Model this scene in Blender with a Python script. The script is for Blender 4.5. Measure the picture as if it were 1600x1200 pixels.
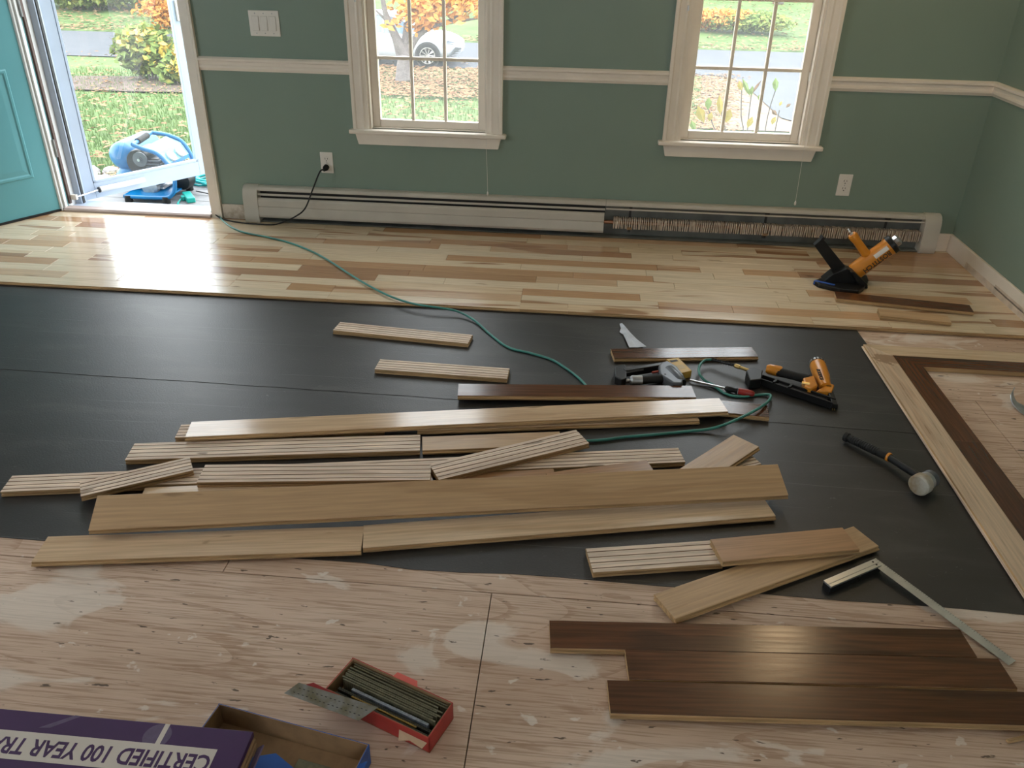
import bpy, bmesh, math, random
import numpy as np
from mathutils import Vector, Matrix, Euler
for o in list(bpy.data.objects): bpy.data.objects.remove(o)
sc = bpy.context.scene
COL = sc.collection
random.seed(7)
# ------------------------------------------------------------------ camera
H = 1.52; F = 1271.4
PITCH, YAW, ROLL = math.radians(28.963), math.radians(4.568), math.radians(1.174)
def _axes():
    f = Vector((-math.sin(YAW)*math.cos(PITCH), math.cos(YAW)*math.cos(PITCH), -math.sin(PITCH)))
    r = Vector((math.cos(YAW), math.sin(YAW), 0)); u = r.cross(f)
    return r*math.cos(ROLL)+u*math.sin(ROLL), -r*math.sin(ROLL)+u*math.cos(ROLL), f
CR, CU, CF = _axes(); CP = Vector((0, 0, H))
cd = bpy.data.cameras.new('camera'); cam = bpy.data.objects.new('camera', cd); COL.objects.link(cam)
cd.sensor_width = 36; cd.lens = F/1600*36; cd.clip_start = .05; cd.clip_end = 300
cam.matrix_world = Matrix(((CR.x, CU.x, -CF.x, 0), (CR.y, CU.y, -CF.y, 0), (CR.z, CU.z, -CF.z, H), (0, 0, 0, 1)))
sc.camera = cam
# ------------------------------------------------------------------ world and exposure
sc.view_settings.view_transform = 'Standard'; sc.view_settings.look = 'None'
sc.view_settings.gamma = 1; sc.view_settings.use_curve_mapping = False
sc.view_settings.exposure = 0.15
SKY = 6.8
w = bpy.data.worlds.new('overcast_sky'); sc.world = w; w.use_nodes = True
bg = w.node_tree.nodes['Background']; bg.inputs[0].default_value = (.92, .965, 1.0, 1); bg.inputs[1].default_value = SKY
def portal(loc, rot, sx, sy):
    l = bpy.data.lights.new('portal', 'AREA'); l.shape = 'RECTANGLE'; l.size = sx; l.size_y = sy; l.cycles.is_portal = True
    o = bpy.data.objects.new('window_portal', l); COL.objects.link(o); o.location = loc; o.rotation_euler = rot
R90 = math.pi/2
# room: back wall at YW, right wall at XR, ceiling at ZC
YW, XR, ZC, XL, YB, WT = 4.519, 2.054, 2.45, -4.1, -3.0, .14
PT = .02    # top of the laid planks; 0 is the plywood
portal((.4, YB-.1, 1.45), (-R90, 0, 0), 1.2, 1.4)
portal((XL-.1, 1.4, 1.4), (R90, 0, R90), 1.5, 1.3)
portal((-2.6, YW+.2, 1.05), (R90, 0, 0), .95, 2.1)
portal((-.85, YW+.15, 1.25), (R90, 0, 0), .7, 1.4)
portal((.83, YW+.15, 1.25), (R90, 0, 0), .7, 1.4)
# ------------------------------------------------------------------ pixel -> place
def ray(x, y): return CF + CR*((x-800)/F) - CU*((y-600)/F)
def G(x, y, z=0.): d = ray(x, y); return CP + d*((z-H)/d.z)
def WY(x, y, Y=YW): d = ray(x, y); return CP + d*(Y/d.y)
def WX(x, y, X=XR): d = ray(x, y); return CP + d*(X/d.x)
def terr(Y):
    if Y < 19: return -.45-.052*(Y-5)
    if Y < 24.5: return -1.178
    return -1.178+.055*(Y-24.5)
def TP(x, y):
    d = ray(x, y); lo, hi = 5., 120.
    for i in range(60):
        m = (lo+hi)/2; p = CP+d*(m/d.y)
        if p.z > terr(m): lo = m
        else: hi = m
    return CP+d*(lo/d.y)
# ------------------------------------------------------------------ mesh helpers
class MB:
    def __init__(s): s.v = []; s.f = []; s.m = []
    def add(s, vs, fs, mi=0, M=None):
        b = len(s.v)
        for p in vs:
            p = Vector(p); s.v.append(M @ p if M else p)
        for q in fs: s.f.append([i+b for i in q]); s.m.append(mi)
        return s
    def box(s, x0, x1, y0, y1, z0, z1, mi=0, M=None):
        vs = [(x, y, z) for z in (z0, z1) for y in (y0, y1) for x in (x0, x1)]
        return s.add(vs, [(0, 2, 3, 1), (4, 5, 7, 6), (0, 1, 5, 4), (2, 6, 7, 3), (0, 4, 6, 2), (1, 3, 7, 5)], mi, M)
    def prism(s, poly, h, mi=0, M=None, cap=None):   # poly in xy, extruded to z=h
        n = len(poly); vs = [(p[0], p[1], 0) for p in poly]+[(p[0], p[1], h) for p in poly]
        s.add(vs, [(i, (i+1) % n, n+(i+1) % n, n+i) for i in range(n)], mi, M)
        b = len(s.v)-2*n
        s.f.append([b+n-1-i for i in range(n)]); s.m.append(mi)
        s.f.append([b+n+i for i in range(n)]); s.m.append(mi if cap is None else cap)
        return s
    def tube(s, path, r, n=8, mi=0, closed=False, caps=True):
        P = [Vector(p) for p in path]; k = len(P); rs = r if isinstance(r, (list, tuple)) else [r]*k
        t0 = (P[1]-P[0]).normalized(); up = Vector((0, 0, 1)) if abs(t0.z) < .9 else Vector((1, 0, 0))
        nv = t0.cross(up).normalized(); vs = []
        for i in range(k):
            if closed: t = (P[(i+1) % k]-P[i-1]).normalized()
            else: t = (P[min(i+1, k-1)]-P[max(i-1, 0)]).normalized()
            nv = (nv-t*nv.dot(t)).normalized(); bv = t.cross(nv)
            for j in range(n):
                a = 2*math.pi*j/n; vs.append(P[i]+(nv*math.cos(a)+bv*math.sin(a))*rs[i])
        fs = []
        for i in range(k if closed else k-1):
            for j in range(n):
                a, b = i*n+j, i*n+(j+1) % n; i2 = (i+1) % k
                fs.append((a, b, i2*n+(j+1) % n, i2*n+j))
        if caps and not closed: fs += [tuple(range(n-1, -1, -1)), tuple(range((k-1)*n, k*n))]
        return s.add(vs, fs, mi)
    def cyl(s, a, b, r, n=16, mi=0): return s.tube([a, b], r, n, mi)
    def lathe(s, prof, a, b, n=24, mi=0):   # prof: (r, t) with t the distance from a towards b
        a = Vector(a); ax = (Vector(b)-a).normalized(); nv = ax.orthogonal().normalized(); bv = ax.cross(nv); vs = []
        for r, t in prof:
            for j in range(n):
                q = 2*math.pi*j/n; vs.append(a+ax*t+(nv*math.cos(q)+bv*math.sin(q))*max(r, 1e-4))
        k = len(prof); fs = [(i*n+j, i*n+(j+1) % n, (i+1)*n+(j+1) % n, (i+1)*n+j) for i in range(k-1) for j in range(n)]
        fs += [tuple(range(n-1, -1, -1)), tuple(range((k-1)*n, k*n))]
        return s.add(vs, fs, mi)
    def ext(s, poly, a, b, up=(0, 0, 1), mi=0):   # profile poly (u across, v up) swept from a to b
        a, b = Vector(a), Vector(b); t = (b-a).normalized(); up = Vector(up); sd = up.cross(t).normalized(); up = t.cross(sd)
        n = len(poly); vs = [a+sd*u+up*v for u, v in poly]+[b+sd*u+up*v for u, v in poly]
        return s.add(vs, [(i, (i+1) % n, n+(i+1) % n, n+i) for i in range(n)]+[tuple(range(n-1, -1, -1)), tuple(range(n, 2*n))], mi)
    def build(s, name, mats, parent=None, smooth=False, bevel=0, kind=None, label=None, seg=2, fix=True, angle=35):
        off = Vector(parent.get('_o', (0, 0, 0))) if parent else Vector((0, 0, 0))
        me = bpy.data.meshes.new(name); me.from_pydata([tuple(v-off) for v in s.v], [], s.f)
        if not isinstance(mats, (list, tuple)): mats = [mats]
        for m in mats: me.materials.append(m)
        me.polygons.foreach_set('material_index', s.m)
        if fix:
            b = bmesh.new(); b.from_mesh(me); bmesh.ops.recalc_face_normals(b, faces=b.faces); b.to_mesh(me); b.free()
        if smooth: me.polygons.foreach_set('use_smooth', [True]*len(me.polygons))
        o = bpy.data.objects.new(name, me); COL.objects.link(o)
        if parent: o.parent = parent; o['_o'] = tuple(off)
        if smooth and smooth != 'all':
            me.set_sharp_from_angle(angle=math.radians(angle))
        if bevel:
            md = o.modifiers.new('bevel', 'BEVEL'); md.width = bevel; md.segments = seg; md.limit_method = 'ANGLE'; md.angle_limit = math.radians(35)
        if kind: o['kind'] = kind
        if label: o['label'] = label
        return o
def tag(o, label, cat, group=None):
    o['label'] = label; o['category'] = cat
    if group: o['group'] = group
    return o
def thing(name, label, cat, loc, group=None, kind=None):
    o = bpy.data.objects.new(name, None); COL.objects.link(o); o.location = loc; o.empty_display_size = .05; o['_o'] = tuple(loc)
    if label: o['label'] = label
    if cat: o['category'] = cat
    if group: o['group'] = group
    if kind: o['kind'] = kind
    return o
def bez(P, n=12):   # catmull-rom through points
    P = [Vector(p) for p in P]; out = []
    for i in range(len(P)-1):
        p0, p1, p2, p3 = P[max(i-1, 0)], P[i], P[i+1], P[min(i+2, len(P)-1)]
        for k in range(n):
            t = k/n; out.append(.5*((2*p1)+(p2-p0)*t+(2*p0-5*p1+4*p2-p3)*t*t+(3*p1-p0-3*p2+p3)*t**3))
    return out+[P[-1]]
# ------------------------------------------------------------------ materials
def mat(name, col, rough=.5, metal=0, spec=.5, coat=0, coat_r=.1, bump=0, bscale=200, var=0, vscale=8, col2=None, emit=0, trans=0):
    m = bpy.data.materials.new(name); m.use_nodes = True; N = m.node_tree.nodes; L = m.node_tree.links
    p = N['Principled BSDF']; p.inputs['Base Color'].default_value = (*col, 1); p.inputs['Roughness'].default_value = rough
    p.inputs['Metallic'].default_value = metal; p.inputs['Specular IOR Level'].default_value = spec
    p.inputs['Coat Weight'].default_value = coat; p.inputs['Coat Roughness'].default_value = coat_r
    tc = N.new('ShaderNodeTexCoord')
    n1 = N.new('ShaderNodeTexNoise'); n1.inputs['Scale'].default_value = vscale; n1.inputs['Detail'].default_value = 4
    L.new(tc.outputs['Object'], n1.inputs['Vector'])
    mx = N.new('ShaderNodeMix'); mx.data_type = 'RGBA'
    c2 = col2 or tuple(c*(1-var) for c in col)
    mx.inputs[6].default_value = (*col, 1); mx.inputs[7].default_value = (*c2, 1)
    mr = N.new('ShaderNodeMapRange'); mr.inputs[1].default_value = .4; mr.inputs[2].default_value = .65
    L.new(n1.outputs[0], mr.inputs[0]); L.new(mr.outputs[0], mx.inputs[0]); L.new(mx.outputs[2], p.inputs['Base Color'])
    if bump:
        n2 = N.new('ShaderNodeTexNoise'); n2.inputs['Scale'].default_value = bscale; n2.inputs['Detail'].default_value = 3
        L.new(tc.outputs['Object'], n2.inputs['Vector'])
        b = N.new('ShaderNodeBump'); b.inputs['Strength'].default_value = bump; b.inputs['Distance'].default_value = .002
        L.new(n2.outputs[0], b.inputs['Height']); L.new(b.outputs[0], p.inputs['Normal'])
    if emit: p.inputs['Emission Color'].default_value = (*col, 1); p.inputs['Emission Strength'].default_value = emit
    return m
def ramp(N, stops, interp='LINEAR'):
    r = N.new('ShaderNodeValToRGB'); e = r.color_ramp; e.interpolation = interp
    while len(e.elements) < len(stops): e.elements.new(.5)
    for q, (p, c) in zip(e.elements, stops): q.position = p; q.color = (*c, 1)
    return r
def wood(name, tones, streak=None, streak_amt=.0, rough=.2, spec=.5, knots=.0, grain=.25, coat=.0, scrape=0, rnd=True, bump=.05, slow=False, stain=None):
    """tones: colour stops picked by each board's own random value; grain and heartwood streaks run along the board's own x."""
    m = bpy.data.materials.new(name); m.use_nodes = True; N = m.node_tree.nodes; L = m.node_tree.links
    p = N['Principled BSDF']; p.inputs['Specular IOR Level'].default_value = spec
    tc = N.new('ShaderNodeTexCoord'); oi = N.new('ShaderNodeObjectInfo')
    ml = N.new('ShaderNodeMath'); ml.operation = 'MULTIPLY'; ml.inputs[1].default_value = 37.
    L.new(oi.outputs['Random'], ml.inputs[0])
    va = N.new('ShaderNodeVectorMath'); va.operation = 'ADD'; L.new(tc.outputs['Object'], va.inputs[0]); L.new(ml.outputs[0], va.inputs[1])
    def nz(sx, sy, sc_, det, dist=0):
        mp = N.new('ShaderNodeMapping'); mp.inputs['Scale'].default_value = (sx, sy, sy); L.new(va.outputs[0], mp.inputs[0])
        n = N.new('ShaderNodeTexNoise'); n.inputs['Scale'].default_value = sc_; n.inputs['Detail'].default_value = det; n.inputs['Distortion'].default_value = dist
        L.new(mp.outputs[0], n.inputs['Vector']); return n
    cr = ramp(N, [((i+.0)/max(1, len(tones)-1), c) for i, c in enumerate(tones)])
    L.new(oi.outputs['Random'], cr.inputs[0]); col = cr.outputs[0]
    if slow: cr.color_ramp.interpolation = 'CONSTANT'
    def mix(fac, a, c2, mode='MIX'):
        x = N.new('ShaderNodeMix'); x.data_type = 'RGBA'; x.blend_type = mode
        if isinstance(fac, float): x.inputs[0].default_value = fac
        else: L.new(fac, x.inputs[0])
        L.new(a, x.inputs[6])
        if isinstance(c2, tuple): x.inputs[7].default_value = (*c2, 1)
        else: L.new(c2, x.inputs[7])
        return x.outputs[2]
    def mrange(s, a, b, c=0, d=1):
        r = N.new('ShaderNodeMapRange'); r.interpolation_type = 'SMOOTHSTEP'
        for i, v in enumerate((a, b, c, d)): r.inputs[i+1].default_value = v
        L.new(s, r.inputs[0]); return r.outputs[0]
    if streak:
        s1 = nz(.5, 5, 1.6, 3, .8) if slow else nz(.9, 9, 1.6, 3, .6); col = mix(mrange(s1.outputs[0], .575 if slow else .56, .625 if slow else .62, 0, streak_amt), col, streak)
    g = nz(2.5, 60, 2., 5, .3); gr = mrange(g.outputs[0], .3, .75, 1-grain, 1+grain*.35)
    cb = N.new('ShaderNodeCombineColor'); [L.new(gr, cb.inputs[i]) for i in range(3)]
    col = mix(1., col, cb.outputs[0], 'MULTIPLY')
    if knots:
        k = nz(3.2, 14, 1.3, 2, .4); col = mix(mrange(k.outputs[0], .71, .76, 0, knots), col, (.09, .045, .02))
    if stain:
        ds = N.new('ShaderNodeVectorMath'); ds.operation = 'DISTANCE'; L.new(tc.outputs['Object'], ds.inputs[0]); ds.inputs[1].default_value = (stain[0], stain[1], .0185)
        sn = N.new('ShaderNodeTexNoise'); sn.inputs['Scale'].default_value = 45; sn.inputs['Detail'].default_value = 5; L.new(tc.outputs['Object'], sn.inputs[0])
        sm = N.new('ShaderNodeMath'); sm.operation = 'MULTIPLY_ADD'; sm.inputs[1].default_value = .11; L.new(sn.outputs[0], sm.inputs[0]); L.new(ds.outputs['Value'], sm.inputs[2])
        col = mix(mrange(sm.outputs[0], stain[2]+.02, stain[2]+.012, 0, .75), col, (.27, .15, .08))
    L.new(col, p.inputs['Base Color'])
    rr = mrange(g.outputs[0], .2, .8, rough*.85, rough*1.2); L.new(rr, p.inputs['Roughness'])
    b = N.new('ShaderNodeBump'); b.inputs['Strength'].default_value = bump if not scrape else scrape; b.inputs['Distance'].default_value = .002 if not scrape else .004
    if scrape:
        s = nz(2.5, 14, 1., 2, .3); L.new(s.outputs[0], b.inputs['Height'])
    else: L.new(g.outputs[0], b.inputs['Height'])
    L.new(b.outputs[0], p.inputs['Normal'])
    p.inputs['Coat Weight'].default_value = coat; p.inputs['Coat Roughness'].default_value = .16
    return m
M = {}
CRE, TAN, BRO = (.74, .58, .40), (.62, .42, .26), (.40, .22, .12)
M['plank'] = wood('hickory_floor', [CRE, (.76, .60, .42), CRE, TAN, (.70, .52, .34), CRE, (.50, .29, .15), CRE, (.58, .36, .20), (.75, .59, .40), BRO, (.72, .58, .41), (.52, .30, .16), CRE, (.44, .25, .13), (.76, .61, .43)], (.33, .155, .07), .8, rough=.2, knots=.6, grain=.16, coat=.45, slow=True)
M['board'] = wood('maple_board', [(.66, .46, .29), (.72, .53, .35)], (.45, .26, .14), .25, coat=.3, rough=.18, knots=.5, grain=.16)
M['board_b'] = wood('tan_board', [(.52, .335, .18), (.56, .365, .20)], (.34, .19, .08), .3, rough=.42, knots=.5, grain=.14)
M['board_r'] = wood('reddish_board', [(.42, .23, .11), (.47, .26, .13)], (.3, .14, .06), .35, rough=.34, knots=.4, grain=.2)
M['board_s'] = wood('stained_border_board', [(.62, .43, .26)], (.42, .22, .11), .35, rough=.3, knots=.85, grain=.2, stain=(.13, .055, .085))
M['core'] = wood('raw_core', [(.56, .37, .19), (.50, .32, .16)], None, 0, rough=.6, spec=.3, grain=.35)
M['back'] = wood('raw_back', [(.84, .68, .54), (.80, .63, .49), (.76, .56, .43)], (.45, .27, .17), .25, rough=.55, spec=.3, knots=.6, grain=.3)
M['groove'] = mat('relief_groove', (.30, .18, .11), .8)
M['dark'] = wood('walnut_stained_board', [(.10, .036, .015), (.125, .046, .019), (.09, .032, .013)], (.04, .017, .009), .55, rough=.2, knots=.7, grain=.35, scrape=.16, slow=True)
M['wall'] = mat('sage_wall_paint', (.215, .285, .235), .45, spec=.4, bump=.12, bscale=260, var=.04, vscale=2)
M['white'] = mat('white_trim_paint', (.82, .74, .64), .38, var=.06, vscale=6, bump=.05, bscale=60)
M['ceil'] = mat('ceiling_white', (.8, .79, .76), .8)
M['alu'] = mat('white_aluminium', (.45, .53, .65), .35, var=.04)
M['jamb'] = mat('white_jamb', (.70, .71, .70), .4, var=.05)
M['teal'] = mat('teal_door_paint', (.12, .36, .40), .42, var=.05, vscale=3)
M['brown_strip'] = mat('brown_weatherstrip', (.10, .06, .05), .6)
M['oak_th'] = wood('oak_threshold', [(.26, .105, .045)], None, 0, rough=.5, grain=.4)
M['plastic'] = mat('white_plastic', (.74, .70, .64), .35)
M['slotb'] = mat('dark_slot', (.03, .03, .03), .6)
M['heater'] = mat('cream_heater_enamel', (.55, .51, .44), .35, var=.10, vscale=5)
M['heat_in'] = mat('heater_back_plate', (.15, .155, .14), .5, var=.3, vscale=9)
M['fin'] = mat('dusty_fins', (.60, .50, .40), .6, var=.35, vscale=25)
M['copper'] = mat('copper_pipe', (.33, .16, .09), .4, metal=.7)
M['black'] = mat('black_plastic', (.009, .009, .0095), .42, spec=.35, bump=.1, bscale=300)
M['blackm'] = mat('black_metal', (.014, .014, .015), .35, metal=.2)
M['rubber'] = mat('black_rubber', (.011, .011, .011), .65, spec=.35)
M['orange'] = mat('orange_enamel', (.72, .27, .022), .35, var=.12, vscale=20)
M['yellow'] = mat('yellow_card', (.62, .38, .07), .5, var=.1, vscale=30)
M['silver'] = mat('bright_steel', (.62, .62, .62), .28, metal=.9)
M['steel'] = mat('dull_steel', (.42, .43, .44), .4, metal=.7, var=.2, vscale=30)
M['grey'] = mat('grey_casting', (.115, .125, .14), .4, metal=.3)
M['brass'] = mat('brass', (.55, .38, .14), .35, metal=.8)
M['red'] = mat('red_grip', (.33, .025, .02), .35)
M['green'] = mat('green_hose', (.055, .26, .22), .42, var=.25, vscale=12)
M['blue'] = mat('blue_plastic', (.03, .10, .42), .4)
M['cblue'] = mat('compressor_blue', (.003, .15, .37), .3, var=.1, vscale=8)
M['cteal'] = mat('teal_plug', (.01, .32, .27), .4)
M['mallet_w'] = mat('scuffed_white_head', (.52, .50, .44), .6, col2=(.30, .22, .13), vscale=18)
M['paper'] = mat('crumpled_paper', (.62, .66, .74), .6, var=.15, vscale=30)
M['purple'] = mat('purple_print', (.050, .013, .082), .5, var=.12, vscale=14)
M['purple2'] = mat('pale_purple_print', (.12, .085, .16), .5, var=.15, vscale=60)
M['offw'] = mat('off_white_print', (.62, .56, .50), .5, var=.04)
M['card'] = mat('brown_cardboard', (.33, .20, .10), .75, var=.2, vscale=30)
M['redcard'] = mat('red_print_card', (.42, .035, .03), .45, var=.15, vscale=30)
M['pinkcard'] = mat('faded_red_card', (.70, .14, .11), .5)
M['bluecard'] = mat('blue_print_card', (.015, .10, .40), .4, var=.12, vscale=20)
M['nail'] = mat('olive_nail_strip', (.21, .195, .125), .4, metal=.3, var=.3, vscale=60)
M['naild'] = mat('dark_nail_strip', (.06, .058, .045), .4, metal=.5, var=.3, vscale=80)
M['nailgold'] = mat('brassy_nail_strip', (.34, .22, .05), .4, metal=.5)
M['nailblue'] = mat('bluish_steel_strip', (.42, .47, .55), .3, metal=.7, var=.3, vscale=150)
M['lamp'] = mat('warm_glass', (1., .72, .42), .4, emit=15)
# plywood
def m_ply():
    m = bpy.data.materials.new('worn_plywood'); m.use_nodes = True; N = m.node_tree.nodes; L = m.node_tree.links; p = N['Principled BSDF']
    tc = N.new('ShaderNodeTexCoord')
    def nz(sx, sy, s, d, dist=0, off=0):
        mp = N.new('ShaderNodeMapping'); mp.inputs['Scale'].default_value = (sx, sy, 1); mp.inputs['Location'].default_value = (off, off*.7, off)
        L.new(tc.outputs['Object'], mp.inputs[0]); n = N.new('ShaderNodeTexNoise')
        n.inputs['Scale'].default_value = s; n.inputs['Detail'].default_value = d; n.inputs['Distortion'].default_value = dist; L.new(mp.outputs[0], n.inputs[0]); return n.outputs[0]
    def mr(s, a, b, c=0, d=1):
        r = N.new('ShaderNodeMapRange'); r.interpolation_type = 'SMOOTHSTEP'
        for i, v in enumerate((a, b, c, d)): r.inputs[i+1].default_value = v
        L.new(s, r.inputs[0]); return r.outputs[0]
    def mix(f, a, b):
        x = N.new('ShaderNodeMix'); x.data_type = 'RGBA'; L.new(f, x.inputs[0]); L.new(a, x.inputs[6])
        if isinstance(b, tuple): x.inputs[7].default_value = (*b, 1)
        else: L.new(b, x.inputs[7])
        return x.outputs[2]
    base = ramp(N, [(.25, (.50, .345, .25)), (.5, (.62, .455, .345)), (.75, (.71, .55, .435))]); L.new(nz(1.2, 2.6, 1.6, 5, .5), base.inputs[0]); c = base.outputs[0]
    c = mix(mr(nz(3, 95, 2.2, 6, .15, 3), .45, .66, 0, .6), c, (.33, .20, .12))        # grain
    # cathedral rings: contour lines of a smooth stretched field
    f = nz(.55, 2.4, 1.5, 1, .3, 11); mu = N.new('ShaderNodeMath'); mu.operation = 'MULTIPLY'; mu.inputs[1].default_value = 9; L.new(f, mu.inputs[0])
    fr = N.new('ShaderNodeMath'); fr.operation = 'FRACT'; L.new(mu.outputs[0], fr.inputs[0])
    jag = N.new('ShaderNodeMath'); jag.operation = 'ADD'; L.new(fr.outputs[0], jag.inputs[0])
    L.new(mr(nz(6, 60, 2, 3, 0, 5), .3, .7, -.12, .12), jag.inputs[1])
    c = mix(mr(jag.outputs[0], .88, .97, 0, .5), c, (.34, .20, .12))
    c = mix(mr(nz(1.3, 2.4, 2.4, 9, .9, 21), .57, .62, 0, .6), c, (.76, .68, .60))      # paint and plaster smears
    c = mix(mr(nz(5, 7, 3.0, 4, .3, 8), .66, .70, 0, .7), c, (.76, .69, .62))
    c = mix(mr(nz(9, 30, 2.2, 3, .2, 31), .68, .715, 0, .85), c, (.07, .045, .03))       # splits and nail holes
    L.new(c, p.inputs['Base Color']); p.inputs['Roughness'].default_value = .62; p.inputs['Specular IOR Level'].default_value = .35
    b = N.new('ShaderNodeBump'); b.inputs['Strength'].default_value = .35; b.inputs['Distance'].default_value = .003; L.new(nz(3, 50, 2.4, 5, .2, 3), b.inputs['Height']); L.new(b.outputs[0], p.inputs['Normal'])
    return m
M['ply'] = m_ply()
def m_felt():
    m = bpy.data.materials.new('black_felt_paper'); m.use_nodes = True; N = m.node_tree.nodes; L = m.node_tree.links; p = N['Principled BSDF']
    tc = N.new('ShaderNodeTexCoord')
    def nz(sx, sy, s, d, dist=0, off=0):
        mp = N.new('ShaderNodeMapping'); mp.inputs['Scale'].default_value = (sx, sy, 1); mp.inputs['Location'].default_value = (off, off, off)
        L.new(tc.outputs['Object'], mp.inputs[0]); n = N.new('ShaderNodeTexNoise')
        n.inputs['Scale'].default_value = s; n.inputs['Detail'].default_value = d; n.inputs['Distortion'].default_value = dist; L.new(mp.outputs[0], n.inputs[0]); return n.outputs[0]
    r = ramp(N, [(.3, (.022, .020, .019)), (.55, (.029, .026, .025)), (.72, (.050, .046, .043))]); L.new(nz(1, 3, 2.5, 6, .4), r.inputs[0]); c = r.outputs[0]
    def mixm(c, f, a, b, amt, col):
        q = N.new('ShaderNodeMapRange'); q.interpolation_type = 'SMOOTHSTEP'; L.new(f, q.inputs[0])
        for i, v in enumerate((a, b, 0, amt)): q.inputs[i+1].default_value = v
        x = N.new('ShaderNodeMix'); x.data_type = 'RGBA'; L.new(q.outputs[0], x.inputs[0]); L.new(c, x.inputs[6]); x.inputs[7].default_value = (*col, 1); return x.outputs[2]
    # pressed lines across the roll (about every 90 mm)
    sx = N.new('ShaderNodeSeparateXYZ'); L.new(tc.outputs['Object'], sx.inputs[0])
    ad = N.new('ShaderNodeMath'); ad.operation = 'MULTIPLY_ADD'; ad.inputs[1].default_value = 8.0; L.new(sx.outputs[1], ad.inputs[0])
    n3 = nz(.6, .6, 1.5, 2, 0, 4); L.new(n3, ad.inputs[2])
    fr = N.new('ShaderNodeMath'); fr.operation = 'FRACT'; L.new(ad.outputs[0], fr.inputs[0])
    brk = nz(2.2, 8, 1.4, 4, 0, 9); mm = N.new('ShaderNodeMath'); mm.operation = 'MULTIPLY'
    q = N.new('ShaderNodeMapRange'); L.new(fr.outputs[0], q.inputs[0]); q.inputs[1].default_value = .955; q.inputs[2].default_value = .985
    L.new(q.outputs[0], mm.inputs[0]); L.new(brk, mm.inputs[1])
    c = mixm(c, mm.outputs[0], .45, .62, .35, (.15, .145, .145))
    c = mixm(c, nz(14, 20, 2.5, 3, 2.2, 2), .70, .74, .35, (.17, .165, .16))   # scuffs and dust
    L.new(c, p.inputs['Base Color']); p.inputs['Roughness'].default_value = .46; p.inputs['Specular IOR Level'].default_value = .55
    b = N.new('ShaderNodeBump'); b.inputs['Strength'].default_value = .25; b.inputs['Distance'].default_value = .002; L.new(nz(1, 1, 180, 3), b.inputs['Height']); L.new(b.outputs[0], p.inputs['Normal'])
    return m
M['felt'] = m_felt()
def m_glass(name, haze):
    m = bpy.data.materials.new(name); m.use_nodes = True; N = m.node_tree.nodes; L = m.node_tree.links; N.remove(N['Principled BSDF'])
    t = N.new('ShaderNodeBsdfTransparent'); t.inputs[0].default_value = (.96, .98, .98, 1)
    d = N.new('ShaderNodeBsdfTranslucent'); d.inputs[0].default_value = (.95, .97, 1, 1)
    g = N.new('ShaderNodeBsdfGlossy'); g.inputs['Roughness'].default_value = 0.0
    a = N.new('ShaderNodeMixShader'); a.inputs[0].default_value = haze; L.new(t.outputs[0], a.inputs[1]); L.new(d.outputs[0], a.inputs[2])
    fz = N.new('ShaderNodeFresnel'); fz.inputs[0].default_value = 1.45; ml = N.new('ShaderNodeMath'); ml.operation = 'MULTIPLY'; ml.inputs[1].default_value = .5; L.new(fz.outputs[0], ml.inputs[0])
    b = N.new('ShaderNodeMixShader'); L.new(ml.outputs[0], b.inputs[0]); L.new(a.outputs[0], b.inputs[1]); L.new(g.outputs[0], b.inputs[2])
    L.new(b.outputs[0], N['Material Output'].inputs[0]); return m
M['glass'] = m_glass('hazy_window_glass', .07)
M['glass2'] = m_glass('storm_door_glass', .03)
# ------------------------------------------------------------------ the room shell
S = lambda o: o.__setitem__('kind', 'structure') or o
# window openings: (x0, x1) of the casing's outer edges
WIN = [(-1.262, -.441), (.421, 1.239)]; CASW = .085; WZ0, WZ1 = .565, 1.965
DX0, DX1, DZ1 = -3.075, -2.15, 2.06
def wall_back():
    mb = MB(); xs = []
    ops = [(DX0, DX1, -.35, DZ1)]+[(a+CASW, b-CASW, WZ0, WZ1) for a, b in WIN]
    x = XL-.1
    for a, b, z0, z1 in ops:
        mb.box(x, a, YW, YW+WT, -.35, ZC)
        if z0 > 0: mb.box(a, b, YW, YW+WT, -.35, z0)
        mb.box(a, b, YW, YW+WT, z1, ZC); x = b
    mb.box(x, XR+.1, YW, YW+WT, -.35, ZC)
    return S(mb.build('wall_back', M['wall']))
wb = wall_back(); wb['label'] = 'sage green back wall with chair rail, two windows and a doorway'
S(MB().box(XR, XR+.12, YB, YW, -.1, ZC).build('wall_right', M['wall']))
mb = MB(); mb.box(XL-.12, XL, YB, .65, -.1, ZC).box(XL-.12, XL, 2.15, YW, -.1, ZC).box(XL-.12, XL, .65, 2.15, -.1, .75).box(XL-.12, XL, .65, 2.15, 2.05, ZC); S(mb.build('wall_left', M['wall']))
mb = MB()
for a, b in ((XL, -.2), (1.0, XR)): mb.box(a, b, YB-.12, YB, -.1, ZC)
for a, b in ((-.2, 1.0),): mb.box(a, b, YB-.12, YB, -.1, .75).box(a, b, YB-.12, YB, 2.15, ZC)
S(mb.build('wall_front', M['wall']))
S(MB().box(XL-.12, XR+.12, YB-.12, YW+WT, ZC, ZC+.1).build('ceiling', M['ceil']))
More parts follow.
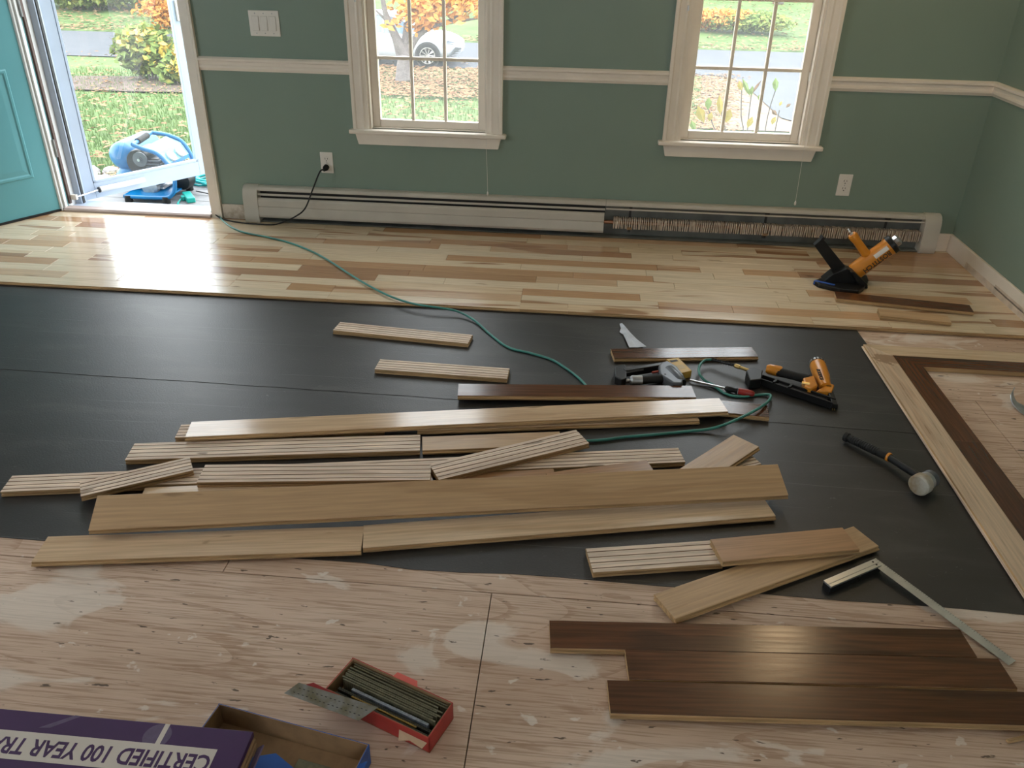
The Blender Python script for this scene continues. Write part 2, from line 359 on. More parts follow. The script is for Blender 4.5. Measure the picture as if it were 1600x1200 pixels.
# subfloor: plywood sheets
floor = thing('floor', 'plywood subfloor partly laid with hickory planks', None, (0, 0, 0), kind='structure')
del floor['label']
xs = [XL, -2.61, -.17, XR]; ys = [YB, -.84, .38, 1.60, 2.82, YW]
rows = []
sy = [YB, -2.06, -.84, .38, 1.6, 2.82, 4.04, YW]
for j in range(len(sy)-1):
    offx = 0 if sy[j+1] <= 1.61 else -1.22
    cuts = sorted({XL, XR}|{x for x in (-2.61+offx, -.17+offx, 2.27+offx) if XL < x < XR})
    if sy[j] >= 1.6: cuts = sorted({XL, XR, -.9, 1.54} if sy[j] < 2.8 else {XL, XR, -2.1, .34})
    for i in range(len(cuts)-1):
        MB().box(cuts[i]+.0012, cuts[i+1]-.0012, sy[j]+.0012, sy[j+1]-.0012, -.018, 0).build('plywood_sheet', M['ply'], floor, bevel=.0008, seg=1)
S(MB().box(XL, XR, YB, YW, -.1, -.0185).build('floor_joists', M['slotb']))
# ------------------------------------------------------------------ laid planks
PW = .0826; TH = .0185
def board_mesh(Lx, wd, t, grooves=True, bev=.0012, fl=False):
    """profile in (y, z), top face at z=0, near edge at y=0; tongue on the near side, groove on the far side"""
    tg = .006
    top = [(wd-bev, 0), (bev, 0)]
    near = [(0, -bev), (0, -t*.36), (-tg, -t*.40), (-tg, -t*.62), (0, -t*.66), (.0012, -t*.66), (.0012, -t)]
    bot = []
    if grooves:
        n = 4
        for k in range(n):
            c = wd*(k+.75)/(n+.5); bot += [(c-.0016, -t), (c-.0010, -t+.003), (c+.0010, -t+.003), (c+.0016, -t)]
    far = [(wd-.0012, -t), (wd-.0012, -t*.66), (wd-.006, -t*.62), (wd-.006, -t*.40), (wd, -t*.36), (wd, -bev)]
    prof = top+near+bot+far; n = len(prof)
    mb = MB(); vs = [(0, y, z) for y, z in prof]+[(Lx, y, z) for y, z in prof]
    mb.v = [Vector(v) for v in vs]
    nb = 1+len(near)+1; ne = nb+len(bot)
    for i in range(n):
        j = (i+1) % n; mi = 1
        (y0, z0), (y1, z1) = prof[i], prof[j]
        if max(z0, z1) > -bev*1.01 and min(z0, z1) >= -bev*1.01: mi = 0
        elif z0 <= -t*.99 and z1 <= -t*.99: mi = 2
        elif z0 < -t*.7 and z1 < -t*.7 and grooves: mi = 3
        mb.f.append([i, j, n+j, n+i]); mb.m.append(mi)
    mb.f.append(list(range(n-1, -1, -1))); mb.m.append(1); mb.f.append(list(range(n, 2*n))); mb.m.append(1)
    return mb
Y0 = 3.413; rs = random.Random(21); nrow = 14
for r_ in range(nrow):
    y = Y0+r_*PW; x = XL+.01-rs.random()*.7; wd = PW-.0006
    if y+wd > YW: wd = YW-y-.004
    while x < XR-.012:
        Lx = rs.choice((.22, .28, .34, .40, .48, .56, .64, .76, .9, 1.1))
        a, b = max(x, XL+.01), min(x+Lx, XR-.012); x += Lx
        if b-a < .09: continue
        if XR-.012-x < .12: b = XR-.012; x = b
        mb = MB()
        if r_ == 0: mb = board_mesh(b-a-.0008, wd, TH, False)
        else:
            bv = .0009; L_ = b-a-.0008
            mb.add([(0, 0, -TH), (L_, 0, -TH), (L_, wd, -TH), (0, wd, -TH), (0, 0, -bv), (L_, 0, -bv), (L_, wd, -bv), (0, wd, -bv), (bv, bv, 0), (L_-bv, bv, 0), (L_-bv, wd-bv, 0), (bv, wd-bv, 0)],
                   [(0, 1, 5, 4), (1, 2, 6, 5), (2, 3, 7, 6), (3, 0, 4, 7), (4, 5, 9, 8), (5, 6, 10, 9), (6, 7, 11, 10), (7, 4, 8, 11), (8, 9, 10, 11)])
        o = mb.build('plank', [M['plank'], M['core'], M['back'], M['groove']]); o.parent = floor; o.location = (a, y, PT)
        o.rotation_euler.x = rs.uniform(-.0012, .0012)
# ------------------------------------------------------------------ felt underlay
def sheet(name, pts, z, t, label, group, wob=.004, seed=1):
    rr = random.Random(seed); P = []
    n = len(pts)
    for i in range(n):
        a, b = Vector(pts[i]), Vector(pts[(i+1) % n]); k = max(1, int((b-a).length/.12))
        for q in range(k):
            p = a.lerp(b, q/k); P.append((p.x, p.y+(rr.uniform(-wob, wob) if 0 < q else 0)))
    o = MB().prism(P, t).build(name, M['felt']); o.location.z = z
    return tag(o, label, 'underlay', group)
ex = lambda *q: [(G(x, y).x, G(x, y).y) for x, y in q]
front = ex((0, 840), (150, 852), (300, 864), (450, 872), (570, 880), (640, 890), (800, 897), (1030, 916), (1150, 925), (1400, 944), (1600, 961))
FX = 1.262
sheet('felt_underlay', [(XL+.02, 1.70), (-2.4, 1.69)]+front+[(FX, 1.665), (FX, 2.64), (XL+.02, 2.70)], .0004, .0012, 'black felt underlay strip under the loose boards, overlapped along its far edge', 'felt underlay strips', seed=3)
mb = MB(); sheet('felt_underlay', [(XL+.02, 2.615), (-2.21, 2.61), (-.59, 2.595), (.6, 2.57), (FX, 2.545), (FX+.005, 3.25), (FX, 3.42), (XL+.02, 3.42)], .0018, .0011, 'black felt underlay strip running along the front edge of the laid planks', 'felt underlay strips', wob=.0025, seed=5)
FZ = .003
# ------------------------------------------------------------------ trim: chair rail, baseboards
RZ = WY(800, 103).z; RB = WY(800, 125).z; rh = RZ-RB
prof = [(0, 0), (0, rh), (-.012, rh), (-.022, rh-.008), (-.022, rh-.018), (-.014, rh-.024), (-.012, rh*.45), (-.016, rh*.35), (-.016, .014), (-.010, .006), (-.008, 0)]
def rail(name, a, b): return S(MB().ext(prof, a, b).build(name, M['white'], smooth=True, angle=25))
RBz = Vector((0, 0, RB))
# profile's u axis = up x t ; for t=+x, u=+y, so -u points into the room
rail('trim_1', (-2.09, YW, RB), (WIN[0][0], YW, RB)); rail('trim_2', (WIN[0][1], YW, RB), (WIN[1][0], YW, RB)); rail('trim_3', (WIN[1][1], YW, RB), (XR, YW, RB))
rail('trim_4', (XR, YW, RB), (XR, YB, RB))
bz = WX(1600, 458).z
S(MB().box(XR-.014, XR, .3, YW-.0, PT-.001, bz).build('baseboard_right', [M['white']], bevel=.003))
S(MB().box(XR-.0145, XR-.0138, 3.42, 4.25, PT, PT+.035).box(XR-.0145, XR-.0138, 3.5, 3.9, PT+.03, PT+.048).build('trim_5', mat('bare_beige_strip', (.70, .58, .46), .6, var=.2, vscale=18)))
S(MB().box(1.955, XR-.014, YW-.014, YW, PT, bz).build('baseboard_back', M['white'], bevel=.003))
S(MB().box(-2.085, -1.93, YW-.012, YW, PT, PT+.085).build('baseboard_corner', mat('chipped_baseboard', (.60, .53, .45), .6, col2=(.38, .30, .22), vscale=25), bevel=.002))
# ------------------------------------------------------------------ windows
def window(idx, x0, x1):
    cx = (x0+x1)/2
    R = thing('window_%d' % idx, None, None, (cx, YW, WZ0), kind='structure')
    wp = lambda n, mb, m=M['white'], p=R, **k: mb.build(n, m, p, **k)
    zt = 2.05
    for sd, xa in ((1, x0), (-1, x1)):       # casings
        pf = [(0, 0), (0, -.026), (.016, -.026), (.022, -.020), (.050, -.016), (.060, -.018), (.070, -.012), (CASW, -.010), (CASW, 0)]
        mb = MB(); vs = [(xa+sd*u, YW+v, z) for z in (.565, zt-.085) for u, v in pf]; n = len(pf)
        mb.add(vs, [(i, (i+1) % n, n+(i+1) % n, n+i) for i in range(n)]+[tuple(range(n)), tuple(range(n, 2*n))]); wp('casing', mb)
    wp('head_casing', MB().box(x0, x1, YW-.024, YW, zt-.0849, zt), bevel=.004)
    wp('stool', MB().box(x0-.022, x1+.022, YW-.045, YW+.03, .543, .565), bevel=.006, seg=3)
    tr = MB().add([(x0+.006, YW-.018, .543), (x1-.006, YW-.018, .543), (x1-.022, YW-.018, .482), (x0+.022, YW-.018, .482)]+[(x0+.006, YW, .543), (x1-.006, YW, .543), (x1-.022, YW, .482), (x0+.022, YW, .482)], [(0, 1, 2, 3), (4, 7, 6, 5), (0, 4, 5, 1), (1, 5, 6, 2), (2, 6, 7, 3), (3, 7, 4, 0)])
    wp('apron', tr, bevel=.002)
    a, b = x0+CASW, x1-CASW                   # jamb lining
    mb = MB().box(a-.001, a+.012, YW+.0, YW+WT, .56, WZ1).box(b-.012, b+.001, YW, YW+WT, .56, WZ1).box(a, b, YW, YW+WT, WZ1-.012, WZ1+.001).box(a, b, YW+.02, YW+WT+.03, .55, .568)
    wp('jamb_lining', mb)
    for nm, z0, z1, yy in (('lower_sash', .568, 1.28, YW+.045), ('upper_sash', 1.25, WZ1-.012, YW+.085)):
        sa, sb = a+.012, b-.012; st = .042; zr0 = .040; zr1 = .034
        mb = MB().box(sa, sa+st, yy, yy+.034, z0, z1).box(sb-st, sb, yy, yy+.034, z0, z1).box(sa+st, sb-st, yy, yy+.034, z0, z0+zr0).box(sa+st, sb-st, yy, yy+.034, z1-zr1, z1)
        sash = wp(nm, mb, bevel=.003)
        ga, gb, h0, h1 = sa+st, sb-st, z0+zr0, z1-zr1
        for k in (1, 2):
            xm = ga+(gb-ga)*k/3; wp('muntin', MB().box(xm-.0085, xm+.0085, yy+.006, yy+.03, h0, h1), p=sash, bevel=.004)
        zm = (h0+h1)/2; wp('muntin', MB().box(ga, gb, yy+.007, yy+.029, zm-.0085, zm+.0085), p=sash, bevel=.004)
        for i in range(3):
            for j in range(2):
                p0, p1 = ga+(gb-ga)*i/3, ga+(gb-ga)*(i+1)/3; q0, q1 = (h0, zm) if j == 0 else (zm, h1)
                wp('pane', MB().add([(p0, yy+.018, q0), (p1, yy+.018, q0), (p1, yy+.018, q1), (p0, yy+.018, q1)], [(0, 1, 2, 3)]), M['glass'], p=sash)
    wp('latch', MB().box(b-.016, b-.008, YW+.012, YW+.045, .88, .925), M['plastic'], bevel=.002)
    wp('latch', MB().box(a-.03, a-.022, YW-.032, YW-.015, 1.20, 1.225), M['silver'], bevel=.002)
    return R
for i, (a, b) in enumerate(WIN): window(i+1, a, b)
def cord(x0, z0, x1, z1, lab):
    R = thing('blind_cord', lab, 'cord', (x1, YW-.03, z1), 'blind cords')
    MB().tube([(x0, YW-.012, 1.7), (x0, YW-.03, 1.0), ((x0+x1)/2, YW-.052, .57), (x1, YW-.05, z1)], .0011, 5).build('string', M['plastic'], R)
    MB().lathe([(.002, 0), (.005, .008), (.0055, .02), (.002, .025)], (x1, YW-.05, z1+.004), (x1, YW-.05, z1-1), 10).build('tassel', M['plastic'], R, smooth=True)
c1 = WY(762, 300, YW-.05); cord(-.535, 1.7, c1.x, c1.z, 'thin white blind cord hanging over the heater beside the outer car window')
c2 = WY(1243, 315, YW-.05); cord(1.15, 1.7, c2.x, c2.z, 'thin white blind cord hanging from the window nearest the room corner')
bpy.data.objects['blind_cord']['label'] = 'thin white blind cord hanging from the window that looks onto the car'
# ------------------------------------------------------------------ doorway, teal door, storm door
R = thing('door_1', None, None, (DX0, YW, 0), kind='structure')
pf = [(0, 0), (0, -.022), (.012, -.022), (.018, -.015), (.045, -.012), (.06, -.010), (.06, 0)]
mb = MB(); n = len(pf); mb.add([(-2.09-u, YW+v, z) for z in (PT, DZ1+.0) for u, v in pf], [(i, (i+1) % n, n+(i+1) % n, n+i) for i in range(n)]+[tuple(range(n)), tuple(range(n, 2*n))]); mb.build('casing', M['white'], R)
MB().box(DX0-.06, DX0, YW-.018, YW, PT, DZ1).build('casing', M['jamb'], R, bevel=.003)
MB().box(DX0-.06, -2.09, YW-.02, YW, DZ1, DZ1+.06).build('head_casing', M['white'], R, bevel=.003)
MB().box(DX1-.012, DX1, YW, YW+WT+.02, 0, DZ1).build('jamb', M['white'], R)
MB().box(DX0, DX0+.012, YW+.0, YW+WT+.02, 0, DZ1).build('jamb', M['jamb'], R)
MB().box(DX0, DX1, YW, YW+WT+.02, DZ1-.012, DZ1).build('head_jamb', M['jamb'], R)
MB().box(DX0+.012, DX0+.024, YW+.035, YW+.055, .05, DZ1).build('weatherstrip', M['brown_strip'], R)
th = thing('threshold', 'brown wooden threshold in the open doorway', 'threshold', (-2.6, YW, PT))
MB().ext([(-.035, 0), (-.035, .012), (-.025, .020), (.03, .020), (.03, 0)], (DX0+.012, YW+.01, PT-.001), (DX1-.012, YW+.01, PT-.001)).build('saddle', M['oak_th'], th)
MB().box(DX0+.012, DX1-.012, YW+.04, YW+WT+.04, -.06, .03).build('sill_plate', M['alu'], th, bevel=.004)
# teal door, hinged on the left jamb, swung into the room
da = math.radians(60.5); dv = Vector((-math.cos(da), -math.sin(da), 0)); dn = Vector((dv.y, -dv.x, 0))   # dn faces into the room (towards +x, -y)
if dn.x < 0: dn = -dn
hg = Vector((DX0+.015, YW+.03, 0))
D2 = thing('door_2', None, None, hg+Vector((0, 0, .03)), kind='structure')
Md = Matrix(((dv.x, dn.x, 0, hg.x), (dv.y, dn.y, 0, hg.y), (0, 0, 1, 0), (0, 0, 0, 1)))
DW, DT = .89, .044
MB().box(0, DW, -DT, 0, .032, 2.04, M=Md).build('slab', M['teal'], D2, bevel=.002)
for (u0, u1) in ((.155, .40), (.50, .745)):
    for (z0, z1) in ((.24, .83), (1.02, 1.86)):
        mb = MB()   # moulded frame ring and raised field
        def ring(ins, d): return [(u0+ins, d, z0+ins), (u1-ins, d, z0+ins), (u1-ins, d, z1-ins), (u0+ins, d, z1-ins)]
        lev = [ring(0, -.001), ring(.008, .006), ring(.018, .006), ring(.026, .001), ring(.055, .004), ]
        vs = sum(lev, []); fs = []
        for k in range(len(lev)-1):
            for i in range(4): fs.append((k*4+i, k*4+(i+1) % 4, k*4+4+(i+1) % 4, k*4+4+i))
        fs.append((16, 17, 18, 19)); mb.add(vs, fs, M=Md); mb.build('moulded_panel', M['teal'], D2)
MB().box(.0, DW, -DT-.002, .006, .022, .034, M=Md).build('door_sweep', M['rubber'], D2)
for z in (.33, 1.08, 1.8):
    mb = MB(); mb.cyl((hg.x+.004, hg.y-.002, z), (hg.x+.004, hg.y-.002, z+.1), .007, 10); mb.box(-.003, .001, -.04, -.002, z, z+.1, M=Md)
    mb.build('hinge', M['steel'], D2, smooth=True)
mb = MB(); kp = Md @ Vector((DW-.06, 0, .98)); mb.lathe([(.028, 0), (.028, .006), (.011, .012), (.011, .035), (.026, .045), (.028, .06), (.018, .068)], kp, kp+dn); mb.build('knob', M['brass'], D2, smooth=True)
# storm door: white aluminium, open outwards about 64 degrees
sh = Vector((DX0+.03, YW+WT+.02, 0)); se = G(330, 270, .03); sa_ = math.atan2(se.y-sh.y, se.x-sh.x)
sv = Vector((math.cos(sa_), math.sin(sa_), 0)); sn = Vector((sv.y, -sv.x, 0)); SW = (Vector((se.x, se.y, 0))-sh).length
Ms = Matrix(((sv.x, sn.x, 0, sh.x), (sv.y, sn.y, 0, sh.y), (0, 0, 1, 0), (0, 0, 0, 1)))
D3 = thing('door_3', None, None, sh+Vector((0, 0, .03)), kind='structure')
stl = .085
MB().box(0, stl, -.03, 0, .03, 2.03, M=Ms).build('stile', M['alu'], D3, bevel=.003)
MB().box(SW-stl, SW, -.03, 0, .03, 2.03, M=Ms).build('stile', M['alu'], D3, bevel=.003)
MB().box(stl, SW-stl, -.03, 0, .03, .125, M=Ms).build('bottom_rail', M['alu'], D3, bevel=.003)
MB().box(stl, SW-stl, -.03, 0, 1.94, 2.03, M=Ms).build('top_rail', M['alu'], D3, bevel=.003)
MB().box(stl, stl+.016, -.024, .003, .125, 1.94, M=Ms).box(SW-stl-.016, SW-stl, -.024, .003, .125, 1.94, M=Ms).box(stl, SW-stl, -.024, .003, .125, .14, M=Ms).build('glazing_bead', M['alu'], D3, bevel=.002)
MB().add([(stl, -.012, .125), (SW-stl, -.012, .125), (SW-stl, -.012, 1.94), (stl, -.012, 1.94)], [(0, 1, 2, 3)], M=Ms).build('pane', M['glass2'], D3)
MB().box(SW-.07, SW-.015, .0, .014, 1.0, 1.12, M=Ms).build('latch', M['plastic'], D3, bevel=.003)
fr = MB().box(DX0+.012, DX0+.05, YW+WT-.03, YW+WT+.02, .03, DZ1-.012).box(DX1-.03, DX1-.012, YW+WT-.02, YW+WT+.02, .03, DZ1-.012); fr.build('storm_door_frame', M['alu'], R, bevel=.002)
MB().box(DX0+.05, DX0+.056, YW+WT-.02, YW+WT+.0, .03, DZ1-.02).build('weatherstrip', M['slotb'], R)
# pneumatic closer
pa = Ms @ Vector((.10, .025, .085)); pb = Ms @ Vector((.40, .025, .085)); pj = Vector((DX0+.055, YW+.06, .085))
mb = MB().cyl(pa, pb, .017, 14); mb.build('closer_tube', M['jamb'], D3, smooth=True)
MB().cyl(pa-(pb-pa).normalized()*.004, pa+(pb-pa).normalized()*.004, .0175, 14).build('closer_cap', M['slotb'], D3, smooth=True)
MB().cyl(pj, pa, .005, 8).build('closer_rod', M['silver'], D3, smooth=True)
MB().box(DX0+.024, DX0+.06, YW+.05, YW+.07, .07, .10).build('closer_bracket', M['plastic'], D3, bevel=.002)
# ------------------------------------------------------------------ baseboard heater
HT = thing('baseboard_heater', 'long cream baseboard heater along the back wall, right half missing its front cover', 'heater', (0, YW, PT))
HX0, HX1, HS = -1.93, 1.955, WY(946, 330, YW-.06).x
HZ = .228
hp = lambda n, mb, m=M['heater'], **k: mb.build(n, m, HT, **k)
hp('back_plate', MB().box(HX0+.02, HS, YW-.006, YW-.0005, PT+.012, HZ-.01), M['slotb'])  # covered half coloured near black, painting in the shade behind the slots
hp('back_plate', MB().box(HS, HX1-.02, YW-.006, YW-.0005, PT+.012, HZ-.01), M['heat_in'])
for a, b in ((HX0+.06, HS), (HS+.002, HX1-.05)):
    hp('hood', MB().ext([(0, 0), (-.030, -.001), (-.040, -.006), (-.046, -.018), (-.046, -.024), (-.043, -.024), (-.043, -.018), (-.038, -.009), (-.029, -.004), (0, -.003)], (a, YW-.001, HZ), (b, YW-.001, HZ)))
hp('damper', MB().ext([(-.048, .158), (-.050, .158), (-.050, .170), (-.048, .170)], (HX0+.06, YW, PT), (HS-.002, YW, PT)))
hp('front_cover', MB().ext([(-.050, .146), (-.060, .141), (-.064, .134), (-.064, .100), (-.061, .094), (-.067, .046), (-.060, .032), (-.057, .034), (-.064, .047), (-.058, .094), (-.061, .100), (-.061, .133), (-.058, .138), (-.050, .142)], (HX0+.06, YW, PT), (HS-.004, YW, PT)))
hp('damper_lip', MB().ext([(-.045, .164), (-.050, .164), (-.050, .172), (-.045, .172)], (HS+.004, YW, PT), (HX1-.05, YW, PT)))
hp('bottom_lip', MB().ext([(-.006, .008), (-.050, .002), (-.054, .008), (-.050, .010), (-.047, .005), (-.006, .011)], (HX0+.05, YW, PT), (HX1-.05, YW, PT)), M['heat_in'])
def endcap(x0, x1):
    poly = [(0, 0), (-.064, 0), (-.070, .006), (-.074, .050), (-.068, .060), (-.068, .130), (-.064, .165), (-.054, .190), (-.040, .204), (-.022, .211), (0, .211)]
    hp('end_cap', MB().ext(poly, (x0, YW, PT), (x1, YW, PT)), smooth=True, angle=50)
endcap(HX0, HX0+.085); endcap(HX1-.085, HX1)
xa, xb = HS+.05, HX1-.09
hp('pipe', MB().cyl((HX0+.08, YW-.032, PT+.088), (HX1-.08, YW-.032, PT+.088), .010, 10), M['copper'], smooth=True)
mb = MB(); x = xa; rf = random.Random(3)
while x < xb:
    t = rf.uniform(-.003, .003); y0, y1 = YW-.052, YW-.012; z0, z1 = PT+.058, PT+.116+rf.uniform(-.002, .002)
    mb.add([(x+t, y0, z0), (x-t*.5, y0, z1), (x, y1, z1), (x, y1, z0), (x+t+.0062, y0, z0), (x-t*.5+.0062, y0, z1), (x+.0062, y1, z1), (x+.0062, y1, z0)], [(0, 1, 2, 3), (7, 6, 5, 4), (0, 4, 5, 1), (1, 5, 6, 2)]); x += .0105+rf.uniform(-.002, .003)
hp('fins', mb, M['fin'], kind='stuff', fix=False)
for px in (985, 1200, 1391):
    bx = WY(px, 335, YW-.04).x
    hp('bracket', MB().box(bx-.008, bx+.008, YW-.045, YW-.005, PT+.165, PT+.19).box(bx-.006, bx+.006, YW-.012, YW-.005, PT+.03, PT+.17).box(bx-.006, bx+.006, YW-.05, YW-.005, PT+.04, PT+.05), M['slotb'])
    hp('element_clip', MB().box(bx-.014, bx+.014, YW-.055, YW-.045, PT+.055, PT+.068), M['card'])
# ------------------------------------------------------------------ switch plate, outlets
def plate(name, lab, cat, cx, cz, w_, h_, kindp, group=None):
    R = thing(name, lab, cat, (cx, YW, cz), group)
    MB().box(cx-w_/2, cx+w_/2, YW-.006, YW, cz-h_/2, cz+h_/2).build('cover_plate', M['plastic'], R, bevel=.003)
    if kindp == 'switch':
        for k in (-1, 0, 1):
            x = cx+k*.046
            mb = MB().add([(x-.0165, YW-.006, cz+.034), (x+.0165, YW-.006, cz+.034), (x+.0165, YW-.006, cz-.034), (x-.0165, YW-.006, cz-.034), (x-.0165, YW-.008, cz+.034), (x+.0165, YW-.008, cz+.034), (x+.0165, YW-.0125, cz-.034), (x-.0165, YW-.0125, cz-.034)], [(4, 5, 6, 7), (0, 4, 7, 3), (1, 2, 6, 5), (3, 7, 6, 2), (0, 1, 5, 4)])
            MB().box(x-.018, x+.018, YW-.0068, YW-.0055, cz-.0355, cz+.0355).build('bezel', M['slotb'] if False else M['heater'], R)
            mb.build('rocker', M['plastic'], R)
            [MB().cyl((x, YW-.0065, cz+q), (x, YW-.0055, cz+q), .003, 8).build('screw', M['steel'], R) for q in (-.048, .048)]
    else:
        for s_ in (-1, 1):
            zc = cz+s_*.0195
            rc = MB().lathe([(.0165, 0), (.0165, .0025)], (cx, YW-.006, zc), (cx, YW-1, zc), 20).build('receptacle', M['plastic'], R, smooth=True)
            MB().box(cx-.008, cx-.0055, YW-.0092, YW-.0085, zc-.001, zc+.009).box(cx+.0055, cx+.008, YW-.0092, YW-.0085, zc, zc+.008).cyl((cx, YW-.0092, zc-.008), (cx, YW-.0085, zc-.008), .003, 10).build('slots', M['slotb'], rc)
        MB().cyl((cx, YW-.0072, cz), (cx, YW-.0055, cz), .003, 8).build('screw', M['steel'], R)
    return R
p = WY(413.5, 36.5); plate('light_switch', 'white triple rocker light switch plate on the green wall by the doorway', 'light switch', p.x, p.z, .163, .125, 'switch')
p = WY(511, 254); o1 = p.copy(); plate('power_outlet', 'white wall outlet with a black plug in it', 'outlet', p.x, p.z, .072, .117, 'o')
p = WY(1319, 289); plate('power_outlet', 'white wall outlet with nothing plugged in, near the room corner', 'outlet', p.x, p.z, .072, .117, 'o')
# black power cord
pl = Vector((o1.x, YW, o1.z-.0195)); PC = thing('extension_cable', 'black power cord plugged into the wall outlet and trailing along the heater', 'cord', pl)
MB().lathe([(.012, 0), (.016, .004), (.016, .022), (.012, .03), (.007, .042)], (pl.x, YW-.007, pl.z), (pl.x-.2, YW-1, pl.z-.35), 12).build('plug', M['black'], PC, smooth=True)
pts = [pl+Vector((-.005, -.044, -.014)), WY(500, 268, YW-.075), WY(489, 295, YW-.085), WY(477, 325, YW-.10), WY(462, 338, YW-.12), G(440, 348, PT+.006), G(425, 351, PT+.005), G(400, 350, PT+.005), G(370, 347, PT+.005), G(345, 341, PT+.006), Vector((DX1-.02, YW+.03, .05)), Vector((DX1-.06, YW+.15, .04)), Vector((-2.35, 5.1, -.142)), Vector((-2.55, 5.45, -.142)), Vector((-2.72, 5.5, -.12))]
MB().tube(bez(pts, 8), .0042, 8).build('cable', M['black'], PC, smooth=True)
# ------------------------------------------------------------------ loose boards
MS = lambda top: [M[top], M['core'], M['back'], M['groove']]
def board(label, BL, BR, zL, w_, top='board', grooved=False, zR=None, far=None, group='loose flooring boards', t=.0185, name='wood_board', zfar=None, sub=.0):
    """BL, BR: photo pixels of the near top edge's two ends; zL, zR the heights of that edge"""
    zR = zL if zR is None else zR
    a, b = G(*BL, zL), G(*BR, zR); ax = (b-a); L_ = ax.length; ax.normalize()
    sd = Vector((-ax.y, ax.x, 0)).normalized()
    if zfar is not None: dz = zfar-(zL+zR)/2; sd = (sd*math.sqrt(max(1e-6, w_*w_-dz*dz))+Vector((0, 0, dz))).normalized()
    up = ax.cross(sd).normalized(); sd = up.cross(ax)
    mb = board_mesh(L_, w_, t)
    o = mb.build(name, MS(top))
    if not grooved: m_ = Matrix.Identity(4); m_.col[0][:3], m_.col[1][:3], m_.col[2][:3], m_.col[3][:3] = ax, sd, up, a
    else:
        m_ = Matrix.Identity(4); m_.col[0][:3], m_.col[1][:3], m_.col[2][:3], m_.col[3][:3] = ax, -sd, -up, a+sd*w_-up*t
    o.matrix_world = m_
    return tag(o, label, 'board', group)
z1 = FZ+.0188; z2 = z1+.0188; z3 = z2+.0188; zp = PT+.0188
GP = 'boards in the loose pile'
board('grooved-back short board, lone on the felt closest to the laid planks', (520, 516), (731, 537), z1, .088, grooved=True, group='boards scattered on the felt')
board('grooved-back short reddish board lying alone between the hose and a glossy dark board', (585, 577), (792, 592), z1, .088, grooved=True, group='boards scattered on the felt')
board('glossy dark-stained short board beside the paper scrap', (960, 560), (1185, 557), z1, .088, 'dark', group='dark-stained boards')
board('long glossy dark-stained board lying between the grey nail gun and the pile', (715, 618), (1088, 621), z1+.010, .09, 'dark', group='dark-stained boards')
board('dark-stained board end poking out from under the glossy pale board by the green hose', (1099, 641), (1202, 652), z1, .09, 'dark', group='dark-stained boards')
board('grooved-back board mostly hidden under the long glossy pale board', (273, 684), (600, 673), z1, .085, grooved=True, group=GP)
board('pale board showing its tongued edge beneath the long glossy pale board', (652, 673), (1093, 657), z1, .085, 'board', group=GP)
board('long glossy pale board lying on top at the far side of the pile', (289, 683), (1138, 643), z2, .098, 'board', group=GP)
board('long grooved-back board in the pile, just behind the end of the longest grooved one', (195, 719), (656, 704), z1, .100, grooved=True, group=GP)
board('tan board lying in shadow behind the slanting grooved piece', (660, 704), (880, 695), z1, .085, 'board_b', group=GP)
board('longest grooved-back board in the pile, under the two short slanting pieces', (0, 769), (1071, 722), z1, .086, grooved=True, group=GP)
board('glossy pale board showing only a sliver in front of the longest grooved board', (212, 792), (676, 772), z1, .097, 'board', group=GP)
board('reddish board showing only a sliver behind the wide matte front board', (690, 769), (872, 758), z1, .09, 'board_r', group=GP)
board('reddish-brown short board end lying on the longest grooved board', (866, 766), (1028, 745), z2, .095, 'board_r', group=GP)
board('short grooved-back piece slanting over the end of the longest grooved board', (126, 776), (302, 735), z2, .083, grooved=True, group=GP)
board('grooved-back board resting in the middle of the pile behind the wide matte board', (307, 754), (672, 750), z2, .096, grooved=True, group=GP)
board('grooved-back piece slanting across the middle of the pile', (686, 750), (921, 693), z2, .095, grooved=True, group=GP)
board('grooved board corner poking out under the knotty slanting tan board', (1085, 749), (1190, 725), z1, .07, grooved=True, group=GP)
board('knotty tan board slanting out from behind the wide matte board', (1098, 757), (1186, 698), z2, .1, 'board_b', group=GP)
board('wide matte tan board tilted along the front of the pile', (138, 829), (1232, 774), .052, .112, 'board_b', group=GP, zfar=.095)
board('reddish-tan board at the front of the pile, half on the plywood', (49, 878), (564, 860), z1, .106, 'board', group=GP)
board('long two-toned board at the front of the pile, butted against the reddish-tan one', (567, 856), (1212, 806), z1, .1, 'board', group=GP)
board('short grooved-back board near the metal square', (927, 895), (1130, 881), z1, .1, grooved=True, group='short boards by the metal square')
board('pale board slanting from the plywood onto the felt near the metal square', (1055, 967), (1373, 853), z1, .096, 'board_b', group='short boards by the metal square')
board('short brown smooth board lying across two others near the metal square', (1130, 878), (1343, 858), z2, .096, 'board_r', group='short boards by the metal square')
GD = 'dark boards on the plywood'
board('dark-stained board on the plywood, first of three, touching the metal square', (860, 1012), (1527, 1027), .0188, .09, 'dark', group=GD)
board('dark-stained board in the middle of the three on the plywood', (983, 1061), (1590, 1076), .0188, .09, 'dark', group=GD)
board('dark-stained board of the three on the plywood, the farthest from the felt', (954, 1114), (1680, 1135), .0188, .0915, 'dark', group=GD)
board('narrow dark board lying on the laid planks beside the floor nailer', (1307, 466), (1522, 488), zp, .088, 'dark', group='boards on the laid planks')
board('short pale board lying on the laid planks beside the narrow dark board', (1376, 493), (1487, 504), zp, .082, 'board_b', group='boards on the laid planks')
